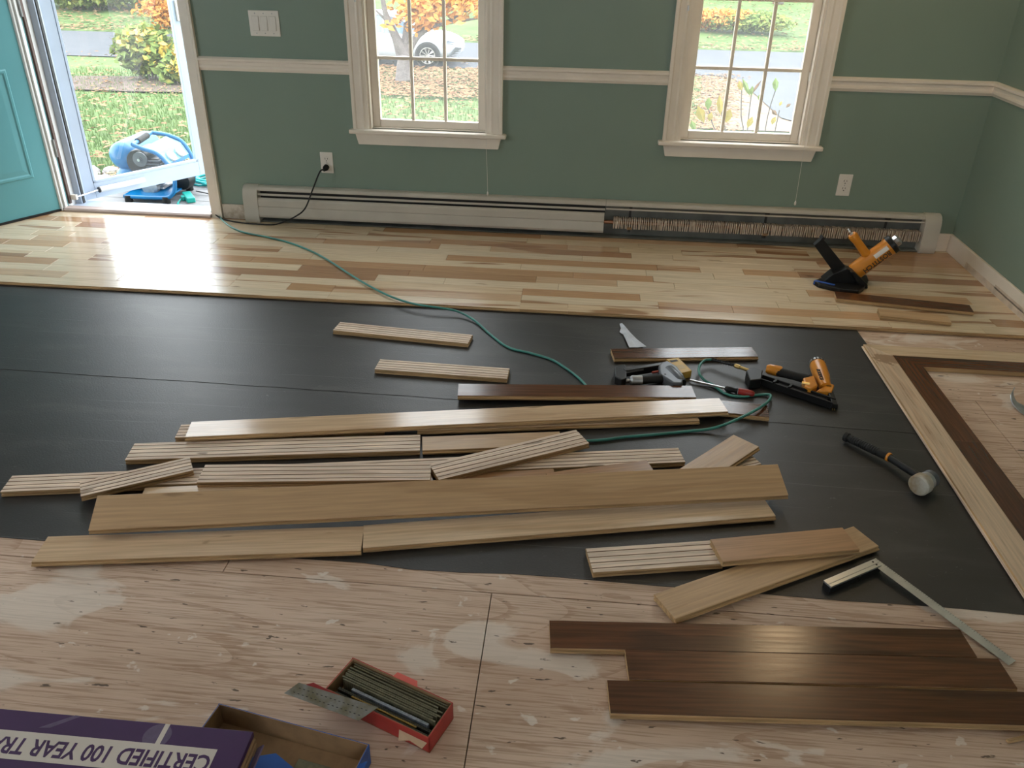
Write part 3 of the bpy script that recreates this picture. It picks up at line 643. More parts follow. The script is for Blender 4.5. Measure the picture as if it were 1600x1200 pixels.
# border frame with a mitred corner
bc = G(1349, 538, .02); BX, BY = bc.x, bc.y; W_ = .092
def mitre(name, poly, top, label):
    o = MB().prism(poly, .0185, 1, cap=0).build(name, MS(top), bevel=.0012, seg=1)
    return o
def border(label, ax, s0, s1, inset0, top, miter, w_=W_):
    """ax 'v': runs from the corner towards the camera, 'h': runs to the right wall"""
    L_ = s1-s0; cut = w_ if miter else 0
    poly = [(0, 0), (L_, 0), (L_, w_), (cut, w_)] if ax == 'h' else [(0, 0), (L_, 0), (L_, w_), (0+cut, w_)]
    mb = MB()
    if ax == 'h': m_ = Matrix(((1, 0, 0, 0), (0, -1, 0, 0), (0, 0, 1, 0), (0, 0, 0, 1)))
    else: m_ = Matrix.Identity(4)
    mb.prism(poly, .0185, 1, M=m_, cap=0)
    mb.box(0.004, L_, -.007, .0, .007, .011, 2, M=m_)
    o = mb.build('mitred_board', MS(top))
    if ax == 'h': o.location = (BX+inset0, BY-inset0, 0) if miter else (BX+s0, BY-inset0, 0)
    else:
        o.rotation_euler.z = -R90; o.location = (BX+inset0, BY-inset0 if miter else BY-s0, 0)
    if ax == 'h' and miter: o.location = (BX+inset0, BY-inset0, .0016)
    o.location.z = .0016
    return tag(o, label, 'board', 'mitred border boards')
border('pale mitred border board running beside the felt edge', 'v', 0, 1.72, 0, 'board_s', True)
border('pale mitred border board running along the laid planks to the right wall', 'h', 0, XR-.02-BX, 0, 'board', True)
dj = G(1520, 690, .02).y
border('dark-stained mitred border board inside the pale one, ending at a butt joint', 'v', 0, BY-W_-dj, W_+.0008, 'dark', True)
border('dark-stained border board continuing from the butt joint towards the dark boards', 'v', BY-dj+.001, 1.72, W_+.0008, 'dark', False)
border('dark-stained mitred border board running to the right wall', 'h', 0, XR-.02-BX-W_, W_+.0008, 'dark', True)
# ------------------------------------------------------------------ text helper
def text(s_, size, Mx, m, parent, name='lettering', ext=.0004, bold=.0, sx=1.0):
    c = bpy.data.curves.new('txt', 'FONT'); c.body = s_; c.size = size; c.extrude = ext; c.offset = bold; c.align_x = 'CENTER'; c.align_y = 'CENTER'; c.resolution_u = 3
    o = bpy.data.objects.new('txt', c); COL.objects.link(o); dg = bpy.context.evaluated_depsgraph_get()
    me = bpy.data.meshes.new_from_object(o.evaluated_get(dg)); bpy.data.objects.remove(o)
    off = Vector(parent.get('_o', (0, 0, 0))); me.transform(Matrix.Translation(-off) @ Mx @ Matrix.Diagonal((sx, 1, 1, 1))); me.name = name
    me.materials.clear(); me.materials.append(m)
    q = bpy.data.objects.new(name, me); COL.objects.link(q); q.parent = parent; q['_o'] = tuple(off); return q
def frame(o, x, y):   # matrix from an origin, an x direction and an approximate y direction
    x = Vector(x).normalized(); z = x.cross(Vector(y)).normalized(); y = z.cross(x)
    m_ = Matrix.Identity(4); m_.col[0][:3], m_.col[1][:3], m_.col[2][:3], m_.col[3][:3] = x, y, z, o; return m_
def gprism(px, z0, z1, mi=0, mb=None):   # prism over pixels of its top outline
    mb = mb or MB(); P = [G(x, y, z1) for x, y in px]; n = len(P)
    return mb.add([(p.x, p.y, z0) for p in P]+[(p.x, p.y, z1) for p in P], [(i, (i+1) % n, n+(i+1) % n, n+i) for i in range(n)]+[tuple(range(n-1, -1, -1)), tuple(range(n, 2*n))], mi)
def yprism(px, Y, hy, mi=0, mb=None):    # upright slab in the plane Y, half thickness hy
    mb = mb or MB(); P = [WY(x, y, Y) for x, y in px]; n = len(P)
    return mb.add([(p.x, Y-hy, p.z) for p in P]+[(p.x, Y+hy, p.z) for p in P], [(i, (i+1) % n, n+(i+1) % n, n+i) for i in range(n)]+[tuple(range(n-1, -1, -1)), tuple(range(n, 2*n))], mi)
# ------------------------------------------------------------------ floor nailer
NY = 3.945; NR = thing('floor_nailer', 'orange pneumatic floor nailer standing on its black shoe on the laid planks', 'nail gun', G(1312, 447, PT))
gprism([(1271, 438), (1279, 443), (1312, 451), (1342, 454), (1350, 449), (1357, 437), (1355, 430), (1338, 427), (1300, 428)], PT, PT+.022).build('shoe', M['black'], NR, bevel=.004)
yprism([(1284, 436), (1299, 424), (1320, 416), (1330, 420), (1338, 432), (1345, 444), (1310, 446)], NY-.02, .035).build('shoe_ramp', M['black'], NR, bevel=.004)
yprism([(1325, 420), (1331, 420), (1352, 440), (1352, 446), (1340, 446)], NY-.03, .045).build('foot_block', M['black'], NR, bevel=.004)
mbq = MB(); a_, b_ = G(1272, 440.5, PT+.014), G(1304, 447.5, PT+.014); mbq.ext([(-.012, -.008), (-.010, .009), (.010, .009), (.012, -.008)], a_, b_); mbq.build('blue_skid', M['blue'], NR, bevel=.002)
yprism([(1271, 382), (1284, 371), (1325, 421), (1303, 426)], NY, .017).build('magazine', M['black'], NR, bevel=.003)
yprism([(1281, 372), (1285, 368), (1288, 371), (1285, 375)], NY, .02).build('magazine_stop', M['black'], NR, bevel=.001)
ba, bb = WY(1330, 428, NY), WY(1392, 383, NY); be = (bb-ba).normalized()
MB().lathe([(.030, 0), (.040, .012), (.043, .03), (.043, (bb-ba).length-.02), (.046, (bb-ba).length-.015), (.046, (bb-ba).length)], ba, bb, 28).build('body', M['orange'], NR, smooth=True)
bl = (bb-ba).length
MB().lathe([(.048, 0), (.048, .022), (.040, .026)], bb-be*.006, bb+be, 28).build('end_ring', M['black'], NR, smooth=True)
MB().lathe([(.024, 0), (.028, .010), (.028, .024), (.018, .032)], bb+be*.016, bb+be, 8).build('strike_cap', M['silver'], NR, smooth=True)
ha, hb = WY(1357, 402, NY), WY(1331, 366, NY); he = (hb-ha).normalized()
mbq = MB(); mbq.tube([ha, ha.lerp(hb, .25), ha.lerp(hb, .7), ha.lerp(hb, .93), hb], [.026, .021, .020, .024, .019], 14); mbq.build('handle', M['orange'], NR, smooth=True)
MB().lathe([(.009, 0), (.009, .008), (.006, .009), (.006, .02), (.0075, .022), (.004, .035)], hb-he*.002, hb+he, 10).build('air_fitting', M['silver'], NR, smooth=True)
sl = be.cross(Vector((0, 1, 0))).normalized()    # across the body in the upright plane
if sl.z < 0: sl = -sl
tcn = ba+be*(bl*.60)
lb = [(.0436+.0006, .008+.004*k) for k in range(6)]
mbq = MB(); mbq.add([tcn+be*u+sl*v+Vector((0, -math.sqrt(r_*r_-v*v), 0)) for r_, v in lb for u in (-.002, .085)], [(2*k, 2*k+1, 2*k+3, 2*k+2) for k in range(5)]); mbq.build('white_label', M['plastic'], NR)
tm = frame(ba+be*(bl*.57)-sl*.008+Vector((0, -.0428, 0)), -be, be.cross(Vector((0, -1, 0))))
tm = frame(ba+be*(bl*.57)-sl*.008+Vector((0, -.0432, 0)), -be, Vector((0, 1, 0)).cross(be))
text('BOSTITCH', .034, tm, M['slotb'], NR, ext=.0012, bold=.0006, sx=.92)
# ------------------------------------------------------------------ grey brad nailer
NB = thing('brad_nailer', 'grey and black brad nail gun lying on the felt between two dark boards', 'nail gun', G(1020, 585, FZ))
gprism([(1029, 571), (1034, 565), (1043, 563), (1058, 572), (1069, 586), (1066, 598), (1052, 598), (1040, 590), (1031, 584)], FZ+.004, .044).build('body', M['grey'], NB, bevel=.006, seg=3)
a_, b_ = G(1044, 578, .028), G(1063, 597, .026); MB().lathe([(.020, 0), (.024, .006), (.024, (b_-a_).length), (.020, (b_-a_).length+.008)], a_, b_, 20).build('cylinder', M['grey'], NB, smooth=True)
d_ = (b_-a_).normalized(); MB().lathe([(.018, 0), (.018, .012), (.012, .014)], b_+d_*.002, b_+d_*2, 18).build('exhaust_cap', M['black'], NB, smooth=True)
a_, b_ = G(975, 580, .034), G(1038, 570, .034); MB().ext([(-.010, -.022), (.010, -.022), (.010, .008), (-.010, .008)], a_, b_).build('magazine', M['blackm'], NB, bevel=.002)
MB().ext([(-.0115, -.004), (-.0095, -.004), (-.0095, .003), (-.0115, .003)], a_.lerp(b_, .03), a_.lerp(b_, .45)).build('magazine_scale', M['silver'], NB)
gprism([(960, 573), (975, 568), (979, 573), (979, 590), (972, 593), (961, 588)], FZ+.002, .04).build('magazine_bracket', M['black'], NB, bevel=.004)
a_, b_ = G(1002, 594, .024), G(1040, 591, .026); MB().tube([a_, a_.lerp(b_, .3), a_.lerp(b_, .8), b_], [.017, .016, .018, .019], 14).build('handle', M['rubber'], NB, smooth=True)
a_, b_ = G(984, 594, .024), G(1003, 594, .024); MB().lathe([(.012, 0), (.019, .008), (.019, (b_-a_).length), ], a_, b_, 18).build('end_collar', M['steel'], NB, smooth=True)
a_, b_ = G(965, 595, .022), G(985, 594, .024); MB().lathe([(.004, 0), (.0065, .004), (.005, .012), (.006, .03), (.006, (b_-a_).length)], a_, b_, 10).build('air_fitting', M['silver'], NB, smooth=True)
MB().cyl(G(1019, 582, .03), G(1032, 580, .03), .005, 8).build('trigger', M['red'], NB, smooth=True)
# yellow nail box
YB_ = thing('nail_carton', 'small yellow nail carton standing behind the grey nail gun', 'box', G(1062, 575, FZ))
gprism([(1041, 561), (1060, 558.5), (1081, 579), (1064, 583)], FZ, .034).build('carton', M['yellow'], YB_, bevel=.0015)
gprism([(1046, 563.3), (1057, 561.7), (1060, 564), (1049, 566)], .033, .0346).build('thumb_slot', M['slotb'], YB_)
gprism([(1055, 571), (1066, 569.5), (1072, 575), (1062, 577)], .033, .0344).build('printed_patch', mat('tan_print', (.5, .33, .1), .5), YB_)
# screwdriver
SD = thing('screwdriver', 'screwdriver with a red and black handle on the felt', 'screwdriver', G(1130, 606, FZ))
a_, b_ = G(1078, 594, .012), G(1134, 607, .016); MB().tube([a_, b_], .0042, 10).build('shaft', M['silver'], SD, smooth=True)
c_ = G(1179, 616, .016); d_ = (c_-b_).normalized(); l_ = (c_-b_).length
MB().lathe([(.006, 0), (.011, .006), (.0125, .02), (.010, .035), (.0125, l_*.45)], b_-d_*.004, c_, 16).build('ferrule_grip', M['black'], SD, smooth=True)
MB().lathe([(.0125, 0), (.0135, l_*.3), (.0115, l_*.5), (.006, l_*.56)], b_+d_*(l_*.44), c_+d_, 16).build('handle', M['red'], SD, smooth=True)
# ------------------------------------------------------------------ orange framing nailer
FN = thing('framing_nailer', 'black and orange nail gun lying on the felt with the green hose attached', 'nail gun', G(1240, 600, FZ))
a_, b_ = G(1171, 587, .026), G(1303, 631, .022)
MB().ext([(-.017, -.016), (.017, -.016), (.017, .016), (.011, .016), (.011, -.004), (-.011, -.004), (-.011, .012), (-.017, .012)], a_, b_).build('magazine', M['black'], FN, bevel=.0015)
MB().ext([(-.009, -.004), (.009, -.004), (.009, .008), (-.009, .008)], a_.lerp(b_, .35), a_.lerp(b_, .92)).build('nail_rack', M['blackm'], FN)
for t_ in (.12, .3, .48): 
    q_ = a_.lerp(b_, t_); MB().ext([(-.018, .006), (.018, .006), (.018, .018), (-.018, .018)], q_, q_+(b_-a_).normalized()*.008).build('magazine_rib', M['black'], FN)
gprism([(1166, 578), (1178, 573), (1192, 578), (1190, 592), (1172, 594)], FZ, .046).build('tail_bracket', M['black'], FN, bevel=.004)
a_, b_ = G(1277, 570, .040), G(1290, 606, .034); l_ = (b_-a_).length; d_ = (b_-a_).normalized()
MB().lathe([(.028, 0), (.031, .01), (.030, l_*.55), (.024, l_*.8), (.022, l_)], a_, b_, 20).build('head', M['orange'], FN, smooth=True)
MB().lathe([(.020, 0), (.029, .006), (.0315, .016), (.0315, .022)], a_-d_*.020, b_, 20).build('exhaust_cap', M['steel'], FN, smooth=True)
for k in range(5):
    an = math.radians(30+k*26); sdv = Vector((0, 0, 1)).cross(d_).normalized(); q_ = a_-d_*.008+(sdv*math.cos(an)+Vector((0, 0, 1))*math.sin(an))*.0305
    MB().ext([(-.002, -.001), (.002, -.001), (.002, .003), (-.002, .003)], q_, q_+d_*.014).build('exhaust_slot', M['slotb'], FN)
gprism([(1255, 590), (1272, 586), (1278, 602), (1268, 607), (1258, 603)], .008, .05).build('trigger_housing', M['orange'], FN, bevel=.005)
gprism([(1296, 598), (1304, 601), (1300, 612), (1276, 610)], .01, .045).build('lower_housing', M['orange'], FN, bevel=.004)
MB().cyl(G(1253, 598, .05), G(1265, 600, .05), .006, 8).build('trigger', M['brass'], FN, smooth=True)
a_, b_ = G(1294, 606, .034), G(1304, 636, .018); MB().ext([(-.014, -.012), (.014, -.012), (.010, .012), (-.010, .012)], a_, b_).build('nose', M['blackm'], FN, bevel=.002)
for k in (0, 1): MB().cyl(G(1300+k*3, 634, .012), G(1301+k*3, 641, .010), .0016, 6).build('contact_pin', M['brass'], FN)
a_, b_ = G(1263, 593, .034), G(1213, 580, .034); MB().tube([a_, a_.lerp(b_, .4), b_], [.020, .017, .019], 14).build('handle', M['rubber'], FN, smooth=True)
a_, b_ = G(1221, 581, .034), G(1197, 576, .036); MB().lathe([(.020, 0), (.022, .008), (.021, (b_-a_).length*.8), (.014, (b_-a_).length)], a_, b_, 18).build('handle_cap', M['orange'], FN, smooth=True)
hd = (G(1290, 606, .034)-G(1277, 570, .040)).normalized(); hx = hd; tmx = frame(G(1281, 585, .0735), hx, Vector((0, 0, 1)).cross(hx))
text('BOSTITCH', .020, tmx, M['slotb'], FN, ext=.0012, bold=.0003, sx=.85)
# ------------------------------------------------------------------ green air hose
AH = thing('air_hose', 'green air hose running from the doorway over the planks to the nail guns', 'hose', G(345, 340, PT))
hpx = [(339, 331, PT+.02), (345, 341, PT+.006), (356, 351, PT+.006), (370, 359, PT+.006), (385, 364, PT+.006), (420, 371, PT+.006), (455, 380, PT+.006), (490, 394, PT+.007), (520, 411, PT+.008), (552, 432, PT+.009), (585, 451, PT+.010), (615, 465, PT+.010), (650, 475.5, PT+.012), (688, 481, .030), (716, 487, .022), (742, 501, .012), (768, 524, .008), (795, 543, .008), (830, 552, .008), (862, 562, .008), (888, 578, .008), (910, 596, .008), (925, 615, .008)]
pts = [Vector((-2.62, 5.6, -.12)), Vector((-2.4, 5.3, -.143)), Vector((DX1-.10, YW+.25, -.10)), Vector((DX1-.04, YW+.13, .038)), Vector((DX1-.02, YW+.02, .045))]+[G(*q) for q in hpx]
MB().tube(bez(pts, 6), .0050, 8).build('hose', M['green'], AH, smooth='all')
lp = [(1112, 562, .026), (1101, 563, .03), (1093, 572, .03), (1093, 584, .026), (1102, 595, .016), (1122, 604, .010), (1150, 609, .008), (1178, 609, .008), (1200, 613, .014), (1200, 622, .022), (1190, 634, .030), (1170, 646, .032), (1150, 656, .030), (1128, 665, .024), (1105, 671, .012), (1075, 674, .008), (1050, 675, .008)]
lp = [(1112, 562, .026), (1101, 563, .03), (1093, 572, .03), (1093, 584, .026), (1102, 595, .016), (1115, 602, .010), (1135, 616, .008), (1160, 620, .008), (1185, 617, .008), (1203, 617, .014), (1202, 625, .024), (1190, 635, .034), (1170, 646.5, .036), (1150, 656, .032), (1128, 665, .024), (1105, 671, .012), (1075, 674, .008), (1045, 677, .008), (1010, 680, .008), (975, 683, .008), (945, 687, .008), (915, 689, .008)]
MB().tube(bez([G(*q) for q in lp], 6), .0052, 8).build('hose_end', M['green'], AH, smooth='all')
a_, b_ = G(1113, 562, .027), G(1148, 571, .034); mbq = MB(); n = 90; dd = (b_-a_); sdv = dd.cross(Vector((0, 0, 1))).normalized(); upv = sdv.cross(dd).normalized()
mbq.tube([a_+dd*(k/n)+(sdv*math.cos(k*.63)+upv*math.sin(k*.63))*.0068 for k in range(n+1)], .0013, 5); mbq.build('bend_spring', M['blackm'], AH, smooth='all')
MB().cyl(a_-dd*.02, b_, .0055, 8).build('hose_core', M['black'], AH, smooth=True)
c_ = G(1170, 579, .032); MB().lathe([(.007, 0), (.009, .004), (.009, .022), (.0065, .024), (.0065, (c_-b_).length)], b_, c_, 12).build('coupler', M['brass'], AH, smooth=True)
# ------------------------------------------------------------------ mallet
ML = thing('mallet', 'flooring mallet with a black handle and scuffed white face, lying on the felt', 'mallet', G(1380, 710, FZ))
a_, b_ = G(1319, 681, .022), G(1392, 716, .030); d_ = (b_-a_).normalized(); l_ = (b_-a_).length
pr = [(.010, 0), (.0165, .004), (.0165, .016), (.013, .020)]
k_ = .03
while k_ < l_-.05: pr += [(.0145, k_), (.0145, k_+.003), (.0133, k_+.004), (.0133, k_+.006)]; k_ += .008
MB().lathe(pr+[(.014, l_-.04), (.0125, l_)], a_, b_, 18).build('grip', M['rubber'], ML, smooth=True)
hc = G(1447, 752, .040)
MB().tube([b_-d_*.005, b_.lerp(hc, .5), hc], [.0125, .0125, .013], 14).build('shaft', M['blackm'], ML, smooth=True)
MB().lathe([(.0152, 0), (.0152, .008)], b_-d_*.012, b_, 16).build('orange_ring', M['orange'], ML, smooth=True)
hx = Vector((-d_.y, d_.x, 0)).normalized(); hx = hx if hx.x > 0 else -hx
f0 = hc-hx*.045; MB().lathe([(.030, 0), (.034, .004), (.034, .03), (.030, .036)], f0, hc, 28).build('white_face', M['mallet_w'], ML, smooth=True)
MB().lathe([(.029, 0), (.029, .018), (.026, .020)], f0+hx*.034, hc+hx, 24).build('head', M['steel'], ML, smooth=True)
MB().lathe([(.026, 0), (.028, .006), (.028, .022), (.024, .026)], f0+hx*.052, hc+hx, 24).build('rubber_face', M['grey'], ML, smooth=True)
# ------------------------------------------------------------------ square
SQ = thing('try_square', 'metal try square with its stock on the felt and blade reaching over the plywood', 'square', G(1340, 900, FZ))
a_, b_ = G(1299, 917, .026), G(1378, 883, .026); d_ = (b_-a_).normalized(); nn = Vector((-d_.y, d_.x, 0))
MB().ext([(-.0, -.006), (-.0, 0), (.028, 0), (.028, -.006)], a_-Vector((0, 0, 0)), b_).build('stock_plate', M['silver'], SQ, bevel=.001)
MB().ext([(.0, -.0235), (.0, -.0055), (.027, -.0055), (.027, -.0235)], a_, b_).build('stock', M['blackm'], SQ, bevel=.001)
MB().ext([(.010, .0), (.010, .0008), (.012, .0008), (.012, 0)], a_, b_).build('scribe_line', M['steel'], SQ)
c0 = b_+nn*.014; e_ = G(1578, 1038, .004); bd = (e_-c0).normalized(); mb_w = .014
c0 = b_-d_*.014+nn*.028; mbq = MB(); sdv = Vector((-bd.y, bd.x, 0)).normalized(); t0 = Vector((0, 0, .0012)); c00 = Vector((c0.x, c0.y, .0245))
vs = [c00-sdv*mb_w*.3, c00+sdv*mb_w*1.7, e_+sdv*mb_w*1.7, e_-sdv*mb_w*.3]
mbq.add(vs+[v-t0 for v in vs], [(0, 1, 2, 3), (7, 6, 5, 4), (0, 4, 5, 1), (1, 5, 6, 2), (2, 6, 7, 3), (3, 7, 4, 0)]); mbq.build('blade', mat('pale_steel', (.62, .61, .58), .35, metal=.6, var=.2, vscale=20), SQ)
mbq = MB(); Lb = (e_-c00).length
for k in range(1, 60):
    q_ = c00.lerp(e_, k/61); ln = .007 if k % 5 == 0 else .004
    q0, q1 = q_+sdv*(mb_w*1.68-ln)+Vector((0, 0, .0004)), q_+sdv*mb_w*1.68+Vector((0, 0, .0004)); mbq.add([q0-bd*.0004, q0+bd*.0004, q1+bd*.0004, q1-bd*.0004], [(0, 1, 2, 3)])
mbq.build('graduations', M['slotb'], SQ, kind='stuff')
for q_ in (b_-d_*.012+nn*.008, b_-d_*.012+nn*.020): MB().cyl(q_, q_+Vector((0, 0, .0012)), .0026, 10).build('rivet', M['slotb'], SQ)
MB().lathe([(.007, 0), (.007, .003)], a_.lerp(b_, .55)-nn*.0015-Vector((0, 0, .010)), a_.lerp(b_, .55)-nn-Vector((0, 0, .010)), 14).build('knurled_nut', M['black'], SQ, smooth=True)
# pry bar, paper scrap, splinter
pth = bez([G(1583, 612, .034), G(1580, 620, .028), G(1584, 632, .016), G(1596, 644, .008), G(1625, 662, .006), G(1700, 700, .006)], 5)
mbq = MB(); vs = []
for i, p_ in enumerate(pth):
    t_ = (pth[min(i+1, len(pth)-1)]-pth[max(i-1, 0)]).normalized(); s_ = Vector((-t_.y, t_.x, 0)).normalized() if abs(t_.z) < .95 else Vector((0, 1, 0)); s_ = Vector((.55, .83, 0)) if i < 12 else s_; n_ = t_.cross(s_).normalized()
    vs += [p_-s_*.0, p_+s_*.042, p_+s_*.042-n_*.004, p_-n_*.004]
k = len(pth); mbq.add(vs, [(i*4+j, i*4+(j+1) % 4, (i+1)*4+(j+1) % 4, (i+1)*4+j) for i in range(k-1) for j in range(4)]+[(3, 2, 1, 0), (k*4-4, k*4-3, k*4-2, k*4-1)])
tag(mbq.build('pry_bar', M['steel']), 'dull steel pry bar with a curved end on the plywood inside the border boards', 'pry bar')
pp = [(968, 506), (972, 505), (976, 509), (986, 521), (996, 531), (1010, 541.5), (996, 543), (983, 543), (978, 531), (974, 523), (968, 519), (970, 513)]
mbq = MB(); P_ = [G(x, y, .006+.006*((i*7) % 3)/2) for i, (x, y) in enumerate(pp)]; cc = sum(P_, Vector())/len(P_)+Vector((0, 0, .004)); n = len(P_)
mbq.add(P_+[cc], [(i, (i+1) % n, n) for i in range(n)]); o = mbq.build('paper_scrap', M['paper'])
md = o.modifiers.new('thick', 'SOLIDIFY'); md.thickness = .0006; tag(o, 'torn white paper scrap lying behind a dark-stained board', 'paper')
a_, b_ = G(1574, 1158, .006), G(1640, 1143, .008); mbq = MB().ext([(-.004, -.004), (.004, -.004), (.003, .003), (-.002, .004)], a_, b_); tag(mbq.build('wood_splinter', M['core']), 'small raw wood splinter on the plywood beside the dark boards', 'splinter')
# ------------------------------------------------------------------ red box of nail strips
rc = [G(551, 1027, .052), G(708, 1098, .052), G(655, 1165, .052), G(508, 1066, .052)]
dl = (rc[1]-rc[0]).normalized(); dl.z = 0; dw = Vector((dl.y, -dl.x, 0)); BL_, BW_ = (rc[1]-rc[0]).length, .098
O_ = Vector((rc[0].x, rc[0].y, 0)); mR = frame(O_, dl, -dw); mR = Matrix.Identity(4); mR.col[0][:3], mR.col[1][:3], mR.col[2][:3], mR.col[3][:3] = dl, dw, Vector((0, 0, 1)), O_
RB_ = thing('nail_box', 'open red cardboard box full of nail strips on the plywood', 'box', O_+dl*BL_/2+dw*BW_/2)
def wallp(name, u0, u1, v0, v1, z1, tops=None, out='redcard'):
    mb = MB(); mb.box(u0, u1, v0, v1, .0005, z1, 0, M=mR); return mb.build(name, M[out], RB_)
T_ = .0025
wallp('base', 0, BL_, 0, BW_, .003, out='card')
for nm, (u0, u1, v0, v1, h) in {'back_wall': (0, BL_, 0, T_, .052), 'left_wall': (0, T_, 0, BW_, .05), 'right_wall': (BL_-T_, BL_, 0, BW_, .05), 'front_wall': (0, BL_, BW_-T_, BW_, .046)}.items():
    wallp(nm, u0, u1, v0, v1, h)
    ins = {'back_wall': (T_, BL_-T_, T_, T_+.001), 'left_wall': (T_, T_+.001, T_, BW_-T_), 'right_wall': (BL_-T_-.001, BL_-T_, T_, BW_-T_), 'front_wall': (T_, BL_-T_, BW_-T_-.001, BW_-T_)}[nm]
    wallp('cardboard_lining', *ins, h+.0005, out='card')
mb = MB().add([(BL_*.42, .001, .052), (BL_*.66, .001, .052), (BL_*.645, -.006, .062), (BL_*.45, -.006, .062)], [(0, 1, 2, 3)], M=mR); o = mb.build('torn_red_tab', M['pinkcard'], RB_); o.modifiers.new('t', 'SOLIDIFY').thickness = .001
mb = MB().add([(BL_*.72, BW_, .03), (BL_*.98, BW_, .03), (BL_*.96, BW_+.012, .022), (BL_*.84, BW_+.010, .026), (BL_*.75, BW_+.016, .018)], [(0, 1, 2, 3, 4)], M=mR); o = mb.build('torn_card_edge', mat('bare_cardboard', (.55, .38, .24), .8), RB_); o.modifiers.new('t', 'SOLIDIFY').thickness = .001
mb = MB().add([(-.045, BW_+.012, .05), (-.03, BW_+.004, .056), (BL_*.45, BW_+.0, .047), (BL_*.45, BW_+.002, .036)], [(0, 1, 2, 3)], M=mR); o = mb.build('bent_red_flap', M['redcard'], RB_); o.modifiers.new('t', 'SOLIDIFY').thickness = .001
rr = random.Random(11)
def strip(u0, u1, v, z1, m, lab, th_=.0032, tilt=0):
    mb = MB(); mb.box(u0, u1, v, v+th_, .004, z1, 0, M=mR)
    k = u0+.004
    while k < u1-.004: mb.box(k, k+.0012, v-.0004, v+th_+.0004, .006, z1+.0008, 0, M=mR); k += .006
    o = mb.build('nail_strip', M[m]); tag(o, lab, 'nail strip', 'nail strips in the red box'); return o
GL = 'olive collated nail strip standing in the red box'
for i, (u0, u1, v, z, m) in enumerate([(.012, .215, .007, .046, 'nail'), (.014, .222, .0125, .045, 'nail'), (.010, .20, .022, .048, 'nail'), (.008, .216, .0285, .047, 'nail'), (.014, .205, .0345, .050, 'nail'), (.012, .218, .040, .049, 'nail'), (.016, .212, .0455, .051, 'nail'), (.012, .205, .051, .050, 'nail'), (.018, .215, .0565, .050, 'nail')]):
    strip(u0, min(u1+.045, BL_-.006), v, z, m, GL)
strip(.05, BL_-.02, .066, .046, 'nailblue', 'bright bluish steel nail strip in the red box', .006)
strip(.06, BL_-.04, .083, .044, 'nailgold', 'brassy yellow nail strip in the red box', .003)
for v in (.076, .0795, .089): strip(.02, BL_-.008, v, .043, 'naild', 'dark steel nail strip beside the front wall of the red box', .0026)
# wide strip of staples lying over the box edge
SP = thing('staple_strip', 'wide perforated grey nail sheet lying across the corner of the red box', 'nail strip', O_+dw*BW_)
q4 = [G(444, 1083, .064), G(467, 1066.5, .074), G(591, 1105, .060), G(560, 1126, .052)]
nrm = (q4[1]-q4[0]).cross(q4[2]-q4[0]).normalized()*.0016
if nrm.z < 0: nrm = -nrm
MB().add(q4+[v-nrm for v in q4], [(0, 1, 2, 3), (7, 6, 5, 4), (0, 4, 5, 1), (1, 5, 6, 2), (2, 6, 7, 3), (3, 7, 4, 0)]).build('sheet', mat('brushed_grey_strip', (.30, .30, .29), .38, metal=.6, col2=(.2, .18, .12), vscale=30), SP)
mb = MB()
for rw in (.35, .72):
    for k in range(16):
        t_ = .08+k*.057; a_ = q4[1].lerp(q4[2], t_); b_ = q4[0].lerp(q4[3], t_); c_ = a_.lerp(b_, rw)+nrm*.1; x_ = (q4[2]-q4[1]).normalized()*.0022; y_ = (q4[0]-q4[1]).normalized()*.0009
        mb.add([c_-x_-y_, c_+x_-y_, c_+x_+y_, c_-x_+y_], [(0, 1, 2, 3)])
mb.build('perforations', M['slotb'], SP, kind='stuff')
# ------------------------------------------------------------------ blue box
bA, bB = G(342, 1099, .06), G(577, 1163, .06); dl = (bB-bA); BLn = dl.length; dl.normalize(); dw = Vector((dl.y, -dl.x, 0)); mB2 = Matrix.Identity(4); mB2.col[0][:3], mB2.col[1][:3], mB2.col[2][:3], mB2.col[3][:3] = dl, dw, Vector((0, 0, 1)), Vector((bA.x, bA.y, 0))
BB_ = thing('open_carton', 'open blue cardboard box with brown inside, beside the red box', 'box', Vector((bA.x, bA.y, 0))+dl*BLn/2+dw*.08)
bw = .17
for nm, bx_, m in (('base', (0, BLn, 0, bw, .0005, .003), 'card'), ('back_wall', (0, BLn, 0, .002, .0005, .06), 'bluecard'), ('left_wall', (0, .002, 0, bw, .0005, .058), 'bluecard'), ('right_wall', (BLn-.002, BLn, 0, bw, .0005, .06), 'bluecard'), ('front_wall', (0, BLn, bw-.002, bw, .0005, .05), 'bluecard'), ('cardboard_lining', (.002, BLn-.002, .002, .003, .003, .0605), 'card'), ('cardboard_lining', (.002, .003, .003, bw-.003, .003, .0585), 'card'), ('cardboard_lining', (BLn-.003, BLn-.002, .003, bw-.003, .003, .0605), 'card')):
    MB().box(*bx_, 0, M=mB2).build(nm, M[m], BB_)
mb = MB().add([(BLn-.003, .05, .06), (BLn+.012, .035, .058), (BLn+.012, .16, .05), (BLn-.003, .165, .05)], [(0, 1, 2, 3)], M=mB2); o = mb.build('side_flap', M['bluecard'], BB_); o.modifiers.new('t', 'SOLIDIFY').thickness = .0015
pts = [(BLn*.33, .08), (BLn*.47, .055), (BLn*.62, .075), (BLn*.70, .11), (BLn*.72, .15), (BLn*.33, .15)]
mb = MB().prism([(a, b) for a, b in pts], .001, M=mB2 @ Matrix.Translation((0, 0, .030))); fl = mb.build('inner_flap', M['bluecard'], BB_)
text('NAILS', .02, mB2 @ Matrix.Translation((BLn*.50, .095, .0312)) @ Matrix.Rotation(1.4, 4, 'Z') @ Matrix.Rotation(math.pi, 4, 'X'), mat('pale_blue_print', (.08, .22, .5), .5), fl) if False else None
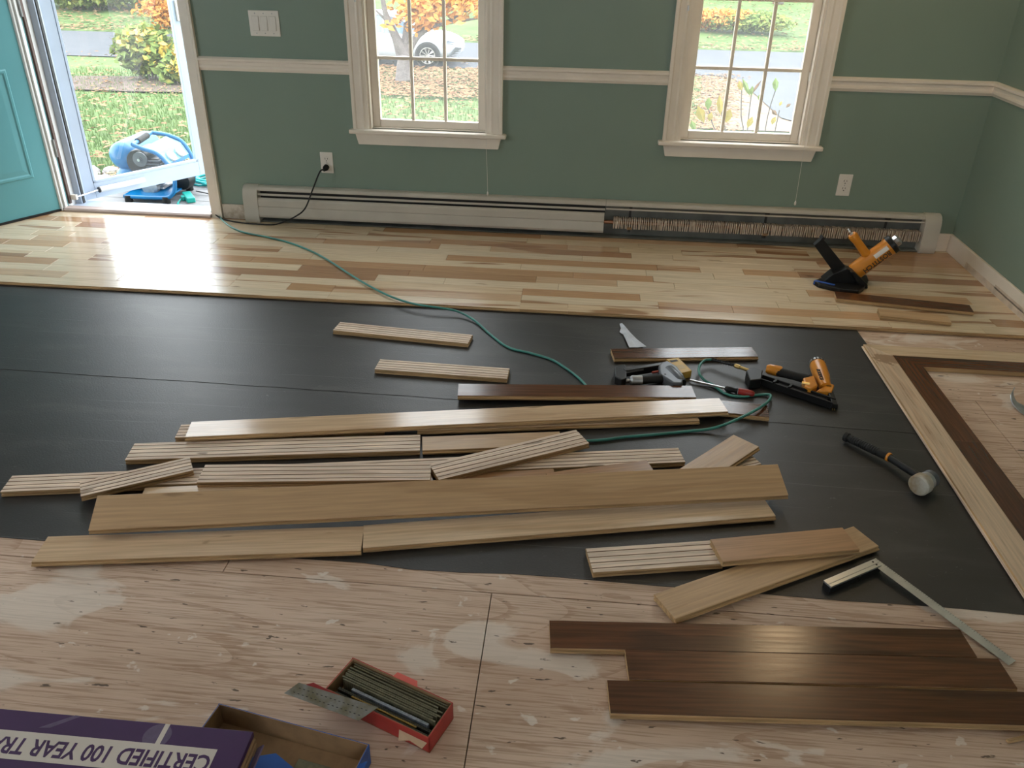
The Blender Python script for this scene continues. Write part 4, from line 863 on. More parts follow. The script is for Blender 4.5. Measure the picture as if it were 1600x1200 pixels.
mb = MB().box(BLn*.60, BLn*.93, .045, .085, .0035, .020, 0, M=mB2); tag(mb.build('nail_strip', M['nail'], bevel=.001), 'olive nail strip lying flat inside the open blue box', 'nail strip', 'nail strips in the blue box')
# ------------------------------------------------------------------ purple flattened carton
kA = G(396, 1143, .10); KX, KY = kA.x, kA.y
PCn = thing('purple_carton', 'purple printed flooring carton lying flat with a white lettered band', 'box', (KX-.4, KY-.15, .066))
MB().box(KX-1.1, KX, KY-.3, KY, .086, .100).build('top_panel', M['purple'], PCn, bevel=.0015)
MB().box(KX-1.1, KX+.004, KY-.3, KY-.004, .076, .0858).build('card_layer', M['card'], PCn, bevel=.002)
MB().box(KX-1.1, KX+.007, KY-.3, KY-.006, .066, .0756).build('card_layer', M['card'], PCn, bevel=.002)
mb = MB().add([(KX+.010, KY-.012, .064), (KX+.026, KY-.016, .082), (KX+.022, KY-.3, .080), (KX+.008, KY-.3, .064)], [(0, 1, 2, 3)]); o = mb.build('torn_side_flap', M['purple2'], PCn); o.modifiers.new('t', 'SOLIDIFY').thickness = .003
b0, b1 = G(0, 1142, .1006), G(340, 1171, .1006); by1 = b0.y; 
mb = MB().box(KX-1.1, b1.x, by1-.058, b1.y, .1002, .1006); band = mb.build('white_band', M['offw'], PCn)
tc_ = G(322, 1187, .1008)
o = text('CERTIFIED 100 YEAR TRANSFERABLE', .050, Matrix.Translation((0, 0, 0)), M['purple'], band, ext=.0003, bold=.0011)
xmn = min(v.co.x for v in o.data.vertices); off = Vector(o['_o'])
lx = G(333, 1180, .1008); ym = (b1.y+by1-.058)/2
for v in o.data.vertices:
    wx, wy = v.co.x+off.x, v.co.y+off.y
    v.co = Vector((lx.x-(v.co.x-xmn)*.80, ym-wy*1.0, .1007+(v.co.z+off.z)))-off
pa_, pb_ = G(262, 1133, .1003), G(243, 1166, .1003)
MB().box(pb_.x-.004, pb_.x+.006, b1.y, KY-.001, .1, .1004).build('white_stripe', M['offw'], PCn)
MB().lathe([(.028, 0), (.028, .0003)], (pb_.x-.008, KY-.03, .1), (pb_.x-.008, KY-.03, 1), 24).build('printed_ring', M['purple2'], PCn)
mb = MB().add([G(60, 1137, .1003), G(78, 1137, .1003), G(128, 1119, .1003), G(118, 1117.5, .1003)], [(0, 1, 2, 3)]); mb.build('pale_streak', M['purple2'], PCn)
tag(MB().box(KX-1.1, KX-.17, KY-.3, KY-.01, .0005, .065).build('flat_carton', M['card'], bevel=.003), 'plain brown flattened carton under the purple printed one', 'box')
# ------------------------------------------------------------------ ceiling lamp (outside the frame; its warm reflection shows in the dark boards)
lm = thing('ceiling_lamp', 'warm glass ceiling lamp above the mitred border', 'lamp', (1.29, 3.5, ZC))
MB().lathe([(.07, 0), (.07, .02), (.015, .03), (.015, .30)], (1.29, 3.5, ZC), (1.29, 3.5, 0), 20).build('mount', M['brass'], lm, smooth=True)
MB().lathe([(.03, .28), (.10, .31), (.15, .37), (.14, .42), (.08, .46), (.01, .47)], (1.29, 3.5, ZC), (1.29, 3.5, 0), 24).build('shade', M['lamp'], lm, smooth=True)
# ------------------------------------------------------------------ outdoors: ground
def gmat(name, cols, scales=(1.2, 14), rough=.9, sx=1):
    m = bpy.data.materials.new(name); m.use_nodes = True; N = m.node_tree.nodes; L = m.node_tree.links; p = N['Principled BSDF']; tc = N.new('ShaderNodeTexCoord')
    a = N.new('ShaderNodeTexNoise'); a.inputs['Scale'].default_value = scales[0]; a.inputs['Detail'].default_value = 5; L.new(tc.outputs['Object'], a.inputs[0])
    b = N.new('ShaderNodeTexNoise'); b.inputs['Scale'].default_value = scales[1]; b.inputs['Detail'].default_value = 4; L.new(tc.outputs['Object'], b.inputs[0])
    ad = N.new('ShaderNodeMath'); ad.operation = 'ADD'; L.new(a.outputs[0], ad.inputs[0]); L.new(b.outputs[0], ad.inputs[1]); hf = N.new('ShaderNodeMath'); hf.operation = 'MULTIPLY'; hf.inputs[1].default_value = .5; L.new(ad.outputs[0], hf.inputs[0])
    k = len(cols); r = ramp(N, [(.33+.34*i/(k-1), c) for i, c in enumerate(cols)]); L.new(hf.outputs[0], r.inputs[0]); L.new(r.outputs[0], p.inputs['Base Color'])
    p.inputs['Roughness'].default_value = rough; p.inputs['Specular IOR Level'].default_value = .2; return m
M['grass'] = gmat('lawn', [(0.045, 0.071, 0.020), (0.071, 0.116, 0.031), (0.089, 0.139, 0.041), (0.116, 0.134, 0.054)])
M['asph'] = gmat('asphalt', [(0.052, 0.057, 0.067), (0.065, 0.070, 0.080), (0.072, 0.077, 0.088)], (2, 60), .8)
M['mulch'] = gmat('mulch', [(0.060, 0.042, 0.032), (0.101, 0.071, 0.060), (0.143, 0.101, 0.083)], (6, 60))
M['blade'] = gmat('grass_blades', [(0.052, 0.095, 0.021), (0.087, 0.147, 0.039), (0.130, 0.165, 0.056)], (2, 9))
M['leafbrown'] = gmat('fallen_leaves', [(0.107, 0.049, 0.022), (0.187, 0.098, 0.049), (0.246, 0.147, 0.076), (0.277, 0.201, 0.126)], (3, 22))
M['leafgreen'] = gmat('shrub_leaves', [(0.048, 0.083, 0.018), (0.095, 0.143, 0.030), (0.155, 0.190, 0.042), (0.309, 0.250, 0.048)], (2.5, 9), .6)
M['leaforange'] = gmat('orange_leaves', [(0.372, 0.108, 0.020), (0.486, 0.183, 0.027), (0.526, 0.257, 0.061), (0.473, 0.149, 0.054)], (3, 8), .6)
M['leafyellow'] = mat('yellow_leaf', (.50, .36, .05), .5, var=.2, vscale=20)
M['leaflime'] = mat('lime_leaf', (.22, .32, .06), .5, var=.2, vscale=20)
M['bark'] = gmat('grey_bark', [(0.098, 0.084, 0.077), (0.154, 0.133, 0.126), (0.210, 0.189, 0.175)], (5, 40))
M['deck'] = gmat('grey_porch_boards', [(0.176, 0.176, 0.181), (0.210, 0.210, 0.214), (0.235, 0.235, 0.235)], (3, 30), .7)
M['stone'] = gmat('dark_stones', [(.10, .09, .09), (.24, .22, .21), (.45, .42, .40)], (10, 40))
def strip_mesh(name, rows, m, dz, label=None, cat=None, kind='structure'):
    mb = MB(); n = len(rows); vs = []
    for xl, xr, y in rows: vs += [(xl, y, terr(y)+dz), (xr, y, terr(y)+dz)]
    mb.add(vs, [(2*i, 2*i+1, 2*i+3, 2*i+2) for i in range(n-1)]); o = mb.build(name, m, fix=False)
    if kind: o['kind'] = kind
    if label: o['label'] = label
    if cat: o['category'] = cat
    return o
strip_mesh('ground_lawn', [(-60, 60, y) for y in (4.66, 6, 9, 12, 15, 19, 22, 24.5, 30, 40, 60, 90)], M['grass'], 0)
rn, rf_ = TP(1170, 107).y, TP(1170, 81).y
rn = 19.4
strip_mesh('ground_driveway', [(-60, 60, 19.4), (-60, 60, rf_)], M['asph'], .02)
q = [TP(1145, 125), TP(1180, 150), TP(1220, 187), TP(1262, 200)]
strip_mesh('ground_driveway_branch', [(q[3].x+.1, q[3].x+4.5, q[3].y-.1), (q[2].x, q[2].x+5, q[2].y), (q[1].x, q[1].x+5, q[1].y), (q[0].x, q[0].x+5, q[0].y), (q[0].x-.5, q[0].x+5, rn+.2)], M['asph'], .03)
lq = [TP(x, y) for x, y in ((1090, 205), (1090, 160), (1092, 135), (1095, 122), (1100, 113))]; rq = [TP(x, y) for x, y in ((1245, 205), (1205, 170), (1175, 145), (1148, 127), (1120, 113))]
o = strip_mesh('ground_leaf_litter', [(l.x, r.x+.1, (l.y+r.y)/2) for l, r in zip(lq, rq)], gmat('leaf_litter', [(0.120, 0.083, 0.053), (0.180, 0.128, 0.090), (0.225, 0.173, 0.128)], (5, 50)), .015)
mb = MB(); c = TP(228, 133)
mb.add([(c.x, c.y, terr(c.y)+.03)]+[(c.x+math.cos(a)*2.3*(1+.12*math.sin(3*a)), c.y+math.sin(a)*1.15, terr(c.y+math.sin(a)*1.15)+.03) for a in [2*math.pi*i/24 for i in range(24)]], [(0, 1+i, 1+(i+1) % 24) for i in range(24)])
S(mb.build('ground_mulch_bed', M['mulch'], fix=False))
def scatter(name, n, region, size, m, lab, cat, seed, blade=False, lift=.05):
    rr = random.Random(seed); mb = MB()
    for i in range(n):
        x, y = region(rr); z = terr(y)+lift; s = size*rr.uniform(.6, 1.3); a = rr.uniform(0, 6.28); c_, s_ = math.cos(a)*s, math.sin(a)*s
        if blade:
            h = s*rr.uniform(.25, .75); mb.add([(x-c_*.25, y-s_*.25, z-.05), (x+c_*.25, y+s_*.25, z-.05), (x+rr.uniform(-.5, .5)*s, y+rr.uniform(-.5, .5)*s, z+h)], [(0, 1, 2)])
        else:
            t1, t2 = rr.uniform(-.4, .4)*s, rr.uniform(-.1, .5)*s
            mb.add([(x-c_, y-s_, z), (x+s_*.55, y-c_*.55, z+t1*.5+.01), (x+c_, y+s_, z+t2), (x-s_*.55, y+c_*.55, z+.012)], [(0, 1, 2), (0, 2, 3)])
    o = mb.build(name, m, fix=False); o['kind'] = 'stuff'; o['label'] = lab; o['category'] = cat; return o
def rg_lawn(rr):
    y = 6.2+14*rr.random()**1.4; return (-y*rr.uniform(.44, .78) if rr.random() < .5 else -y*rr.uniform(.06, .28), y)
scatter('fallen_leaves', 3400, rg_lawn, .05, M['leafbrown'], 'brown fallen leaves scattered over the lawn', 'leaves', 1)
def rg_bed(rr): y = rr.uniform(TP(680, 156).y, rn-.2); return (-y*rr.uniform(.09, .30), y)
scatter('leaf_carpet', 4200, rg_bed, .055, M['leafbrown'], 'dense carpet of brown leaves under the orange tree', 'leaves', 2)
def rg_bed2(rr):
    y = rr.uniform(7.2, TP(1100, 118).y); return (y*rr.uniform(.10, .17)+rr.uniform(-.2, .3), y)
scatter('leaf_carpet', 2600, rg_bed2, .045, M['leafbrown'], 'pale dry leaves beside the driveway outside the corner window', 'leaves', 3)
def rg_far(rr): y = rr.uniform(rf_+.1, rf_+1.0); return (rr.uniform(-18, 8), y)
scatter('leaf_drift', 1800, rg_far, .07, M['leafbrown'], 'line of dry leaves along the far edge of the driveway', 'leaves', 4)
def rg_far2(rr): y = rr.uniform(rf_+.8, 45); return (-y*rr.uniform(.40, .75), y)
def rg_far3(rr): y = rr.uniform(rf_+.8, 40); return (y*rr.uniform(.05, .26), y)
scatter('leaf_slope', 1500, rg_far3, .07, M['leafbrown'], 'sparse dry leaves on the lawn around the autumn bushes', 'leaves', 15)
scatter('leaf_slope', 5000, rg_far2, .09, M['leafbrown'], 'brown leaves covering the rising ground beyond the driveway', 'leaves', 5)
def rg_gr(rr): y = 6+11*rr.random()**1.6; return (-y*rr.uniform(.44, .80) if rr.random() < .55 else y*rr.uniform(-.28, .16), y)
scatter('grass_tufts', 26000, rg_gr, .034, M['blade'], 'short green lawn grass outside the house', 'grass', 6, blade=True)
# porch
PZ = -.15
mb = MB(); PO = thing('porch', 'grey boarded porch outside the open doorway', 'porch', (-2.5, 5.3, -.45))
y = YW+WT+.01
while y < 6.0: MB().box(-3.42, -1.2, y, min(y+.136, 6.02), PZ-.03, PZ).build('deck_board', M['deck'], PO, bevel=.004, seg=1); y += .14
MB().box(-3.40, -1.22, YW+WT, 5.98, -.6, PZ-.031).build('porch_base', M['deck'], PO)
# ------------------------------------------------------------------ air compressor
AC = thing('air_compressor', 'blue portable twin-tank air compressor standing on the porch behind the storm door', 'compressor', (-2.95, 5.5, PZ))
YN, YF = 5.28, 5.62
wy = WY
def tank(name, c, r, y0, y1):
    c = Vector(c); a, b = Vector((c.x, y0, c.z)), Vector((c.x, y1, c.z)); L_ = y1-y0
    return MB().lathe([(.01, 0), (r*.45, .006), (r*.8, .022), (r*.97, .045), (r, .065), (r, L_-.065), (r*.97, L_-.045), (r*.8, L_-.022), (.01, L_)], a, b, 28).build(name, M['cblue'], AC, smooth=True)
cu = wy(190, 244, 5.44); tank('upper_tank', cu, .094, 5.40, 5.88)
cl_ = Vector((cu.x+.01, 0, PZ+.118)); tank('lower_tank', cl_, .085, 5.40, 5.88)
MB().cyl((cu.x, 5.48, cu.z-.09), (cu.x, 5.48, cl_.z+.08), .012, 8).build('tank_link', M['blackm'], AC, smooth=True)
MB().cyl((cu.x, 5.80, cu.z-.09), (cu.x, 5.80, cl_.z+.08), .012, 8).build('tank_link', M['blackm'], AC, smooth=True)
n_ = [wy(207, 226, YN), wy(222, 232, YN), wy(245, 240, YN), wy(262, 257, YN), wy(271, 272, YN), wy(273, 294, YN), wy(268, 305, YN), wy(255, 309, YN), wy(195, 307, YN)]
f_ = [wy(237, 207, YF), wy(262, 211, YF), wy(284, 221, YF), wy(297, 239, YF), wy(303, 256, YF), wy(302, 282, YF), wy(293, 292, YF), wy(270, 294, YF), wy(230, 292, YF)]
for q_ in n_+f_: q_.z = max(q_.z, PZ+.035)
MB().tube(bez(n_, 4), .014, 10).build('roll_frame', M['cblue'], AC, smooth=True)
MB().tube(bez(f_, 4), .014, 10).build('roll_frame', M['cblue'], AC, smooth=True)
for k in (0, 4, 8): MB().cyl(n_[k], f_[k], .013, 10).build('cross_tube', M['cblue'], AC, smooth=True)
ga, gb = n_[0].lerp(f_[0], .25), n_[0].lerp(f_[0], .75); MB().cyl(ga, gb, .021, 12).build('handle_grip', M['rubber'], AC, smooth=True)
pq = [n_[1].lerp(f_[1], .08), n_[2].lerp(f_[2], .06), n_[3].lerp(f_[3], .06), f_[3].lerp(n_[3], .06), f_[2].lerp(n_[2], .06), f_[1].lerp(n_[1], .08)]
mb = MB().add(pq, [(0, 1, 4, 5), (1, 2, 3, 4)]); o = mb.build('cover_panel', mat('glare_blue_panel', (.14, .33, .44), .25), AC); o.modifiers.new('t', 'SOLIDIFY').thickness = .006  # glare on the blue top sheet is put into its paler colour
pnl = [n_[3].lerp(f_[3], .06), n_[4].lerp(f_[4], .06), f_[4].lerp(n_[4], .06), f_[3].lerp(n_[3], .06)]
mb = MB().add(pnl, [(0, 1, 2, 3)]); o = mb.build('control_panel', M['cblue'], AC); o.modifiers.new('t', 'SOLIDIFY').thickness = .006
pn = (pq[2]-pq[1]).cross(pq[4]-pq[1]).normalized(); pn = pn if pn.z > 0 else -pn
for s_ in (.28, .70):
    q_ = pq[1].lerp(pq[2], .62).lerp(pq[4].lerp(pq[3], .62), s_); MB().lathe([(.036, 0), (.038, .008), (.036, .014), (.030, .015)], q_, q_+pn, 20).build('gauge', M['plastic'], AC, smooth=True)
for s_ in (.25, .5, .75):
    q_ = pnl[0].lerp(pnl[1], .5).lerp(pnl[3].lerp(pnl[2], .5), s_); MB().lathe([(.012, 0), (.012, .02), (.008, .022), (.008, .06)], q_, q_+Vector((.5, -.5, .35)), 10).build('air_coupler', M['brass'], AC, smooth=True)
mc = wy(222, 252, 5.45)
MB().lathe([(.02, 0), (.085, .004), (.09, .012), (.09, .20), (.06, .22)], (mc.x, 5.40, mc.z), (mc.x, 6, mc.z), 24).build('motor', M['blackm'], AC, smooth=True)
mf = wy(219, 249, 5.38); MB().lathe([(.05, 0), (.05, .012), (.018, .014), (.018, .022)], (mf.x, 5.385, mf.z), (mf.x, 5, mf.z), 22).build('flywheel', M['grey'], AC, smooth=True)
MB().lathe([(.010, 0), (.010, .006)], (mf.x, 5.360, mf.z), (mf.x, 5, mf.z), 12).build('flywheel_bolt', M['silver'], AC, smooth=True)
pcx = wy(245, 262, 5.45)
for k in range(6): MB().box(pcx.x-.05, pcx.x+.055, 5.40, 5.56, pcx.z-.06+k*.022, pcx.z-.048+k*.022).build('cooling_fin', M['grey'], AC, bevel=.003, seg=1)
MB().box(pcx.x-.04, pcx.x+.04, 5.41, 5.55, pcx.z-.11, pcx.z+.07).build('pump_block', M['blackm'], AC, bevel=.008)
cs = wy(238, 292, 5.42); MB().lathe([(.03, 0), (.055, .01), (.055, .06), (.04, .075)], (cs.x, 5.44, cs.z), (cs.x, 5, cs.z), 18).build('crankcase', M['steel'], AC, smooth=True)
MB().box(cs.x-.10, cs.x+.08, 5.42, 5.62, PZ+.05, cs.z).build('motor_mount', M['steel'], AC, bevel=.01)
bq = wy(287, 281, 5.55); MB().lathe([(.02, 0), (.06, .008), (.065, .02), (.065, .10)], (bq.x, 5.50, bq.z), (bq.x, 6, bq.z), 20).build('air_filter', M['black'], AC, smooth=True)
MB().box(n_[8].x-.01, n_[7].x+.03, YN, YF, PZ+.035, PZ+.045).build('base_plate', M['cblue'], AC)
for p_ in (G(204, 314, PZ), G(262, 317, PZ)):
    MB().lathe([(.026, 0), (.028, .004), (.024, .045)], (p_.x, YN-.0, PZ), (p_.x, YN, 1), 16).build('rubber_foot', M['rubber'], AC, smooth=True)
    MB().lathe([(.026, 0), (.028, .004), (.024, .045)], (p_.x+.01, YF, PZ), (p_.x+.01, YF, 1), 16).build('rubber_foot', M['rubber'], AC, smooth=True)
# green adapter plug and coiled hose outside
pa_ = G(290, 296, -.10); pb_ = G(299, 313, -.13)
PG = thing('cord_adapter', 'teal multi-outlet cord adapter lying on the porch by the compressor', 'adapter', (pb_.x, pb_.y, PZ))
MB().ext([(-.028, -.018), (.028, -.018), (.028, .018), (-.028, .018)], (pa_.x, pa_.y, PZ+.019), (pb_.x, pb_.y, PZ+.019)).build('outlet_block', M['cteal'], PG, bevel=.006)
MB().ext([(-.05, -.014), (.02, -.014), (.02, .014), (-.05, .014)], Vector((pa_.x, pa_.y, PZ+.016)).lerp(Vector((pb_.x, pb_.y, PZ+.016)), .35), Vector((pa_.x, pa_.y, PZ+.016)).lerp(Vector((pb_.x, pb_.y, PZ+.016)), .6)).build('side_outlet', M['cteal'], PG, bevel=.004)
MB().tube(bez([(pa_.x, pa_.y, PZ+.02), G(278, 318, PZ+.007), G(290, 322, PZ+.007), G(310, 322, PZ+.007), G(325, 326, PZ+.007), Vector((DX1-.10, YW+WT+.12, PZ+.02))], 8), .006, 8).build('cable', M['cteal'], PG, smooth=True)
hc_ = G(318, 279, PZ+.02); mb = MB(); pt = []
for k in range(140):
    a = k*.33; r_ = .14+.035*math.sin(k*.71); pt.append((hc_.x+.1+math.cos(a)*r_*1.3, hc_.y+math.sin(a)*r_, PZ+.010+.04*k/140+.012*math.sin(k*1.3)))
mb.tube(pt, .008, 6); tag(mb.build('coiled_hose', mat('turquoise_hose', (.03, .42, .42), .4), smooth='all'), 'turquoise hose coiled on the porch beside the compressor', 'hose')
# stones beside the porch
rr = random.Random(5)
for k in range(16):
    p_ = G(rr.uniform(138, 178), rr.uniform(246, 288), -.42); s = rr.uniform(.05, .09)
    b_ = bmesh.new(); bmesh.ops.create_icosphere(b_, subdivisions=2, radius=s)
    for v in b_.verts: v.co *= rr.uniform(.8, 1.12); v.co.z *= .7
    me = bpy.data.meshes.new('stone'); b_.to_mesh(me); b_.free(); me.materials.append(M['stone']); o = bpy.data.objects.new('stone', me); COL.objects.link(o)
    yy = max(p_.y, 5.0); o.location = (min(p_.x, -3.56), yy, terr(yy)+s*.4); tag(o, 'grey weathered stone beside the porch', 'stone', 'stones beside the porch')
# ------------------------------------------------------------------ plants
def leafcloud(mb, c, rad, n, size, rr, squash=1., shell=.55):
    for i in range(n):
        d = Vector((rr.gauss(0, 1), rr.gauss(0, 1), rr.gauss(0, 1))).normalized(); p = Vector(c)+Vector((d.x*rad[0], d.y*rad[1], d.z*rad[2]))*(shell+(1-shell)*rr.random())
        u = Vector((rr.gauss(0, 1), rr.gauss(0, 1), rr.gauss(0, .6))).normalized(); v = u.orthogonal().normalized(); s = size*rr.uniform(.7, 1.3); w_ = u.cross(v)*s*.18
        mb.add([p-u*s, p+v*s*.55+w_, p+u*s, p-v*s*.55+w_], [(0, 1, 2), (0, 2, 3)])
def shrub(name, lab, base, rad, n, size, m, seed, stems=14, group=None):
    rr = random.Random(seed); R = thing(name, lab, 'shrub', base, group); mb = MB()
    for k in range(7):
        a = rr.uniform(0, 6.28); q = rr.uniform(0, .55); leafcloud(mb, (base[0]+math.cos(a)*rad[0]*q, base[1]+math.sin(a)*rad[1]*q, base[2]+rad[2]*rr.uniform(.75, 1.15)), (rad[0]*.6, rad[1]*.6, rad[2]*.72), n//7, size, rr)
    mb.build('foliage', M[m], R, fix=False, kind='stuff')
    if name == 'hydrangea_shrub':
        mb = MB()
        for k in range(5): leafcloud(mb, (base[0]+rr.uniform(-.2, .9)*rad[0], base[1]-rad[1]*.5, base[2]+rad[2]*rr.uniform(.3, 1.9)), (rad[0]*.4, rad[1]*.4, rad[2]*.4), 26, size*.9, rr)
        mb.build('yellow_foliage', M['leafyellow'], R, fix=False, kind='stuff')
    for k in range(stems):
        a = rr.uniform(0, 6.28); e = Vector(base)+Vector((math.cos(a)*rad[0]*.7, math.sin(a)*rad[1]*.7, rad[2]*rr.uniform(1., 1.6)))
        MB().tube([Vector(base)+Vector((math.cos(a)*.1, math.sin(a)*.1, -.02)), Vector(base).lerp(e, .5)+Vector((0, 0, .08)), e], [.012, .009, .005], 5).build('stem', M['bark'], R)
b0 = TP(238, 126); pxm = b0.y*1.13/F
shrub('hydrangea_shrub', 'large green and yellow leafy shrub in the mulch bed outside the door', (b0.x-.05, b0.y, terr(b0.y)), (.85, .7, .54), 1700, .085, 'leafgreen', 3)
b1_ = TP(285, 134); shrub('hydrangea_shrub', 'smaller yellowing shrub beside the large leafy one', (b1_.x, b1_.y, terr(b1_.y)), (.45, .4, .32), 900, .085, 'leafgreen', 8)
for i, (px, py, rx, rz) in enumerate(((1112, 46, 1.6, .36), (1176, 50, 1.5, .33))):
    q = TP(px, py+2); shrub('autumn_bush', ('reddish low autumn bush across the driveway', 'yellowish low autumn bush across the driveway')[i], (q.x, q.y, terr(q.y)), (rx, .8, rz), 2600, .07, ('leaforange', 'leafgreen')[i], 20+i, 6)
def branch(mb, pts, r0, r1, n=7): 
    P = bez(pts, 5); k = len(P); mb.tube(P, [r0+(r1-r0)*i/(k-1) for i in range(k)], n)
tb = TP(627, 130); TY = tb.y; TR = thing('maple_tree', 'small orange-leaved tree with a forked grey trunk in front of the car', 'tree', tb)
wt = lambda x, y, dy=0: WY(x, y, TY+dy)
mb = MB(); branch(mb, [tb-Vector((0, 0, .1)), wt(630, 118), wt(631, 100), wt(634, 85)], .155, .12, 12); mb.build('trunk', M['bark'], TR, smooth='all')
for k, (pts, r0, r1) in enumerate([([(634, 88), (622, 66), (610, 40), (600, 12), (590, -60)], .11, .03), ([(634, 88), (645, 66), (660, 50), (690, 38), (752, 28)], .09, .015), ([(632, 80), (636, 50), (640, 20), (648, -60)], .10, .03), ([(624, 92), (616, 62), (605, 35), (585, 14)], .05, .015), ([(660, 50), (672, 30), (692, 0), (720, -60)], .05, .015), ([(690, 38), (715, 25), (740, 10), (770, -20)], .03, .01)]):
    mb = MB(); branch(mb, [wt(x, y, .25*((k % 3)-1)*i/4) for i, (x, y) in enumerate(pts)], r0, r1); mb.build('branch', M['bark'], TR, smooth='all')
mb = MB(); rr = random.Random(9)
for px, py, rx, rz, n in ((655, 20, .55, .3, 130), (672, 12, .6, .35, 150), (640, 8, .5, .3, 70), (700, 5, .6, .3, 130), (730, 3, .6, .3, 110), (722, 27, .25, .15, 22), (618, 35, .25, .15, 16), (668, 36, .3, .16, 26), (652, 44, .4, .12, 24), (603, 40, .12, .1, 6), (748, 22, .15, .15, 10)):
    leafcloud(mb, wt(px, py), (rx, .6, rz), n, .085, rr, shell=.1)
for k in range(26): leafcloud(mb, wt(660, -70)+Vector((rr.uniform(-2.2, 2.2), rr.uniform(-1.6, 1.6), rr.uniform(-.3, 2.4))), (.6, .6, .4), 90, .09, rr, shell=.1)
mb.build('foliage', M['leaforange'], TR, fix=False, kind='stuff')
# orange tree seen at the top right of the doorway
ob = TP(292, 42); OT = thing('orange_tree', 'orange-leaved tree behind the leafy shrub outside the door', 'tree', ob)
mb = MB(); branch(mb, [ob-Vector((0, 0, .1)), ob+Vector((.05, 0, 1.0)), ob+Vector((0, .1, 2.4)), ob+Vector((.1, .1, 4))], .16, .08, 10); mb.build('trunk', M['bark'], OT, smooth='all')
mb = MB()
for px, py, n in ((250, 12, 160), (262, 22, 160), (240, 6, 120), (228, 14, 60), (265, 36, 110), (250, 28, 90), (270, 8, 160), (255, -10, 160)): leafcloud(mb, WY(px, py, ob.y-.2), (.42, .5, .25), n, .075, rr, shell=.1)
for k in range(26): leafcloud(mb, ob+Vector((rr.uniform(-1.2, 1.8), rr.uniform(-1.2, 1.2), rr.uniform(1.4, 4.2))), (.7, .7, .45), 80, .10, rr, shell=.1)
mb.build('foliage', M['leaforange'], OT, fix=False, kind='stuff')
for k, (px, py) in enumerate(((128, 10), (155, 8), (110, 14), (690, 6), (735, 10), (1215, 6))):
    q = TP(px, py); h_ = 9; o = thing('woodland_tree', 'bare grey trunk on the leafy rise beyond the driveway', 'tree', q, 'woodland trees'); mb = MB(); branch(mb, [q-Vector((0, 0, .2)), q+Vector((.1, 0, 3)), q+Vector((-.1, 0, h_))], .22, .1, 8); mb.build('trunk', M['bark'], o, smooth='all')
    mb = MB()
    for j in range(6): leafcloud(mb, q+Vector((rr.uniform(-2, 2), rr.uniform(-2, 2), rr.uniform(4, 9))), (1.2, 1.2, .8), 80, .16, rr, shell=.1)
    mb.build('foliage', M['leafgreen'], o, fix=False, kind='stuff')
for k in range(9):
    q = TP(92+k*16, 10+((k*5) % 7)); shrub('undergrowth_bush', 'dull green undergrowth bush on the leafy rise beyond the driveway', (q.x, q.y, terr(q.y)), (1.0, .8, .55), 500, .13, 'leafgreen', 40+k, 3, 'undergrowth bushes')
# sprouting plants just outside the corner window
def leaf(R, base, tip, wd, m):
    b, t = Vector(base), Vector(tip); d = t-b; s = d.cross(Vector((0, 1, 0))).normalized()*wd; k = Vector((0, .006, 0))
    MB().add([b, b+d*.3+s*.8+k, b+d*.6+s+k, t, b+d*.6-s+k, b+d*.3-s*.8+k, b+d*.5-k], [(0, 1, 6), (1, 2, 6), (2, 3, 6), (3, 4, 6), (4, 5, 6), (5, 0, 6)]).build('leaf', M[m], R, fix=False)
PYp = 5.05
PL = ['sprouting plant with one wide yellow and one upright lime leaf outside the window', 'sprouting plant with two wide yellow leaves close to the muntin outside the window', 'sprouting plant with a single small yellow leaf at its tip', 'sprouting plant with several lime leaves and a brown curled one at its top', 'sprouting plant with one tiny lime tip leaf outside the window', 'sprouting plant with one large lime leaf against the driveway', 'sprouting plant with small brown and yellow leaves against the driveway']
for i, (stem, lvs) in enumerate([
    ([(1118, 240), (1112, 190), (1105, 165)], [((1106, 172), (1108, 152), .020, 'leaflime'), ((1100, 192), (1090, 165), .026, 'leafyellow'), ((1108, 190), (1112, 175), .016, 'leafyellow')]),
    ([(1133, 240), (1128, 180), (1126, 158)], [((1126, 180), (1124, 148), .018, 'leafyellow'), ((1134, 192), (1141, 170), .026, 'leafyellow'), ((1086, 205), (1080, 188), .018, 'leaflime')]),
    ([(1160, 240), (1158, 180), (1159, 140)], [((1159, 142), (1155, 126), .016, 'leafyellow')]),
    ([(1163, 240), (1170, 180), (1174, 148)], [((1172, 150), (1160, 122), .014, 'leaflime'), ((1174, 150), (1176, 134), .014, 'leaflime'), ((1174, 148), (1190, 125), .008, 'leafbrown'), ((1168, 200), (1176, 182), .018, 'leafyellow')]),
    ([(1180, 240), (1186, 185), (1187, 150)], [((1186, 158), (1188, 146), .010, 'leaflime')]),
    ([(1190, 240), (1200, 180), (1212, 140)], [((1212, 143), (1212, 121), .018, 'leaflime')]),
    ([(1205, 240), (1212, 200), (1218, 172)], [((1214, 180), (1206, 172), .012, 'leafbrown'), ((1206, 195), (1212, 182), .014, 'leafyellow'), ((1218, 166), (1222, 158), .009, 'leafyellow'), ((1228, 168), (1236, 162), .009, 'leafbrown')])]):
    S0 = [WY(x, y, PYp) for x, y in stem]; gp = Vector((S0[0].x, PYp, terr(5)-.02)); R = thing('sprouting_plant', PL[i], 'plant', gp, 'sprouting plants outside the corner window')
    MB().tube(bez([gp]+S0, 4), .0035, 5).build('stem', M['bark'], R)
    for b, t, wd, m in lvs: leaf(R, WY(*b, PYp-.01), WY(*t, PYp-.01), wd, m)
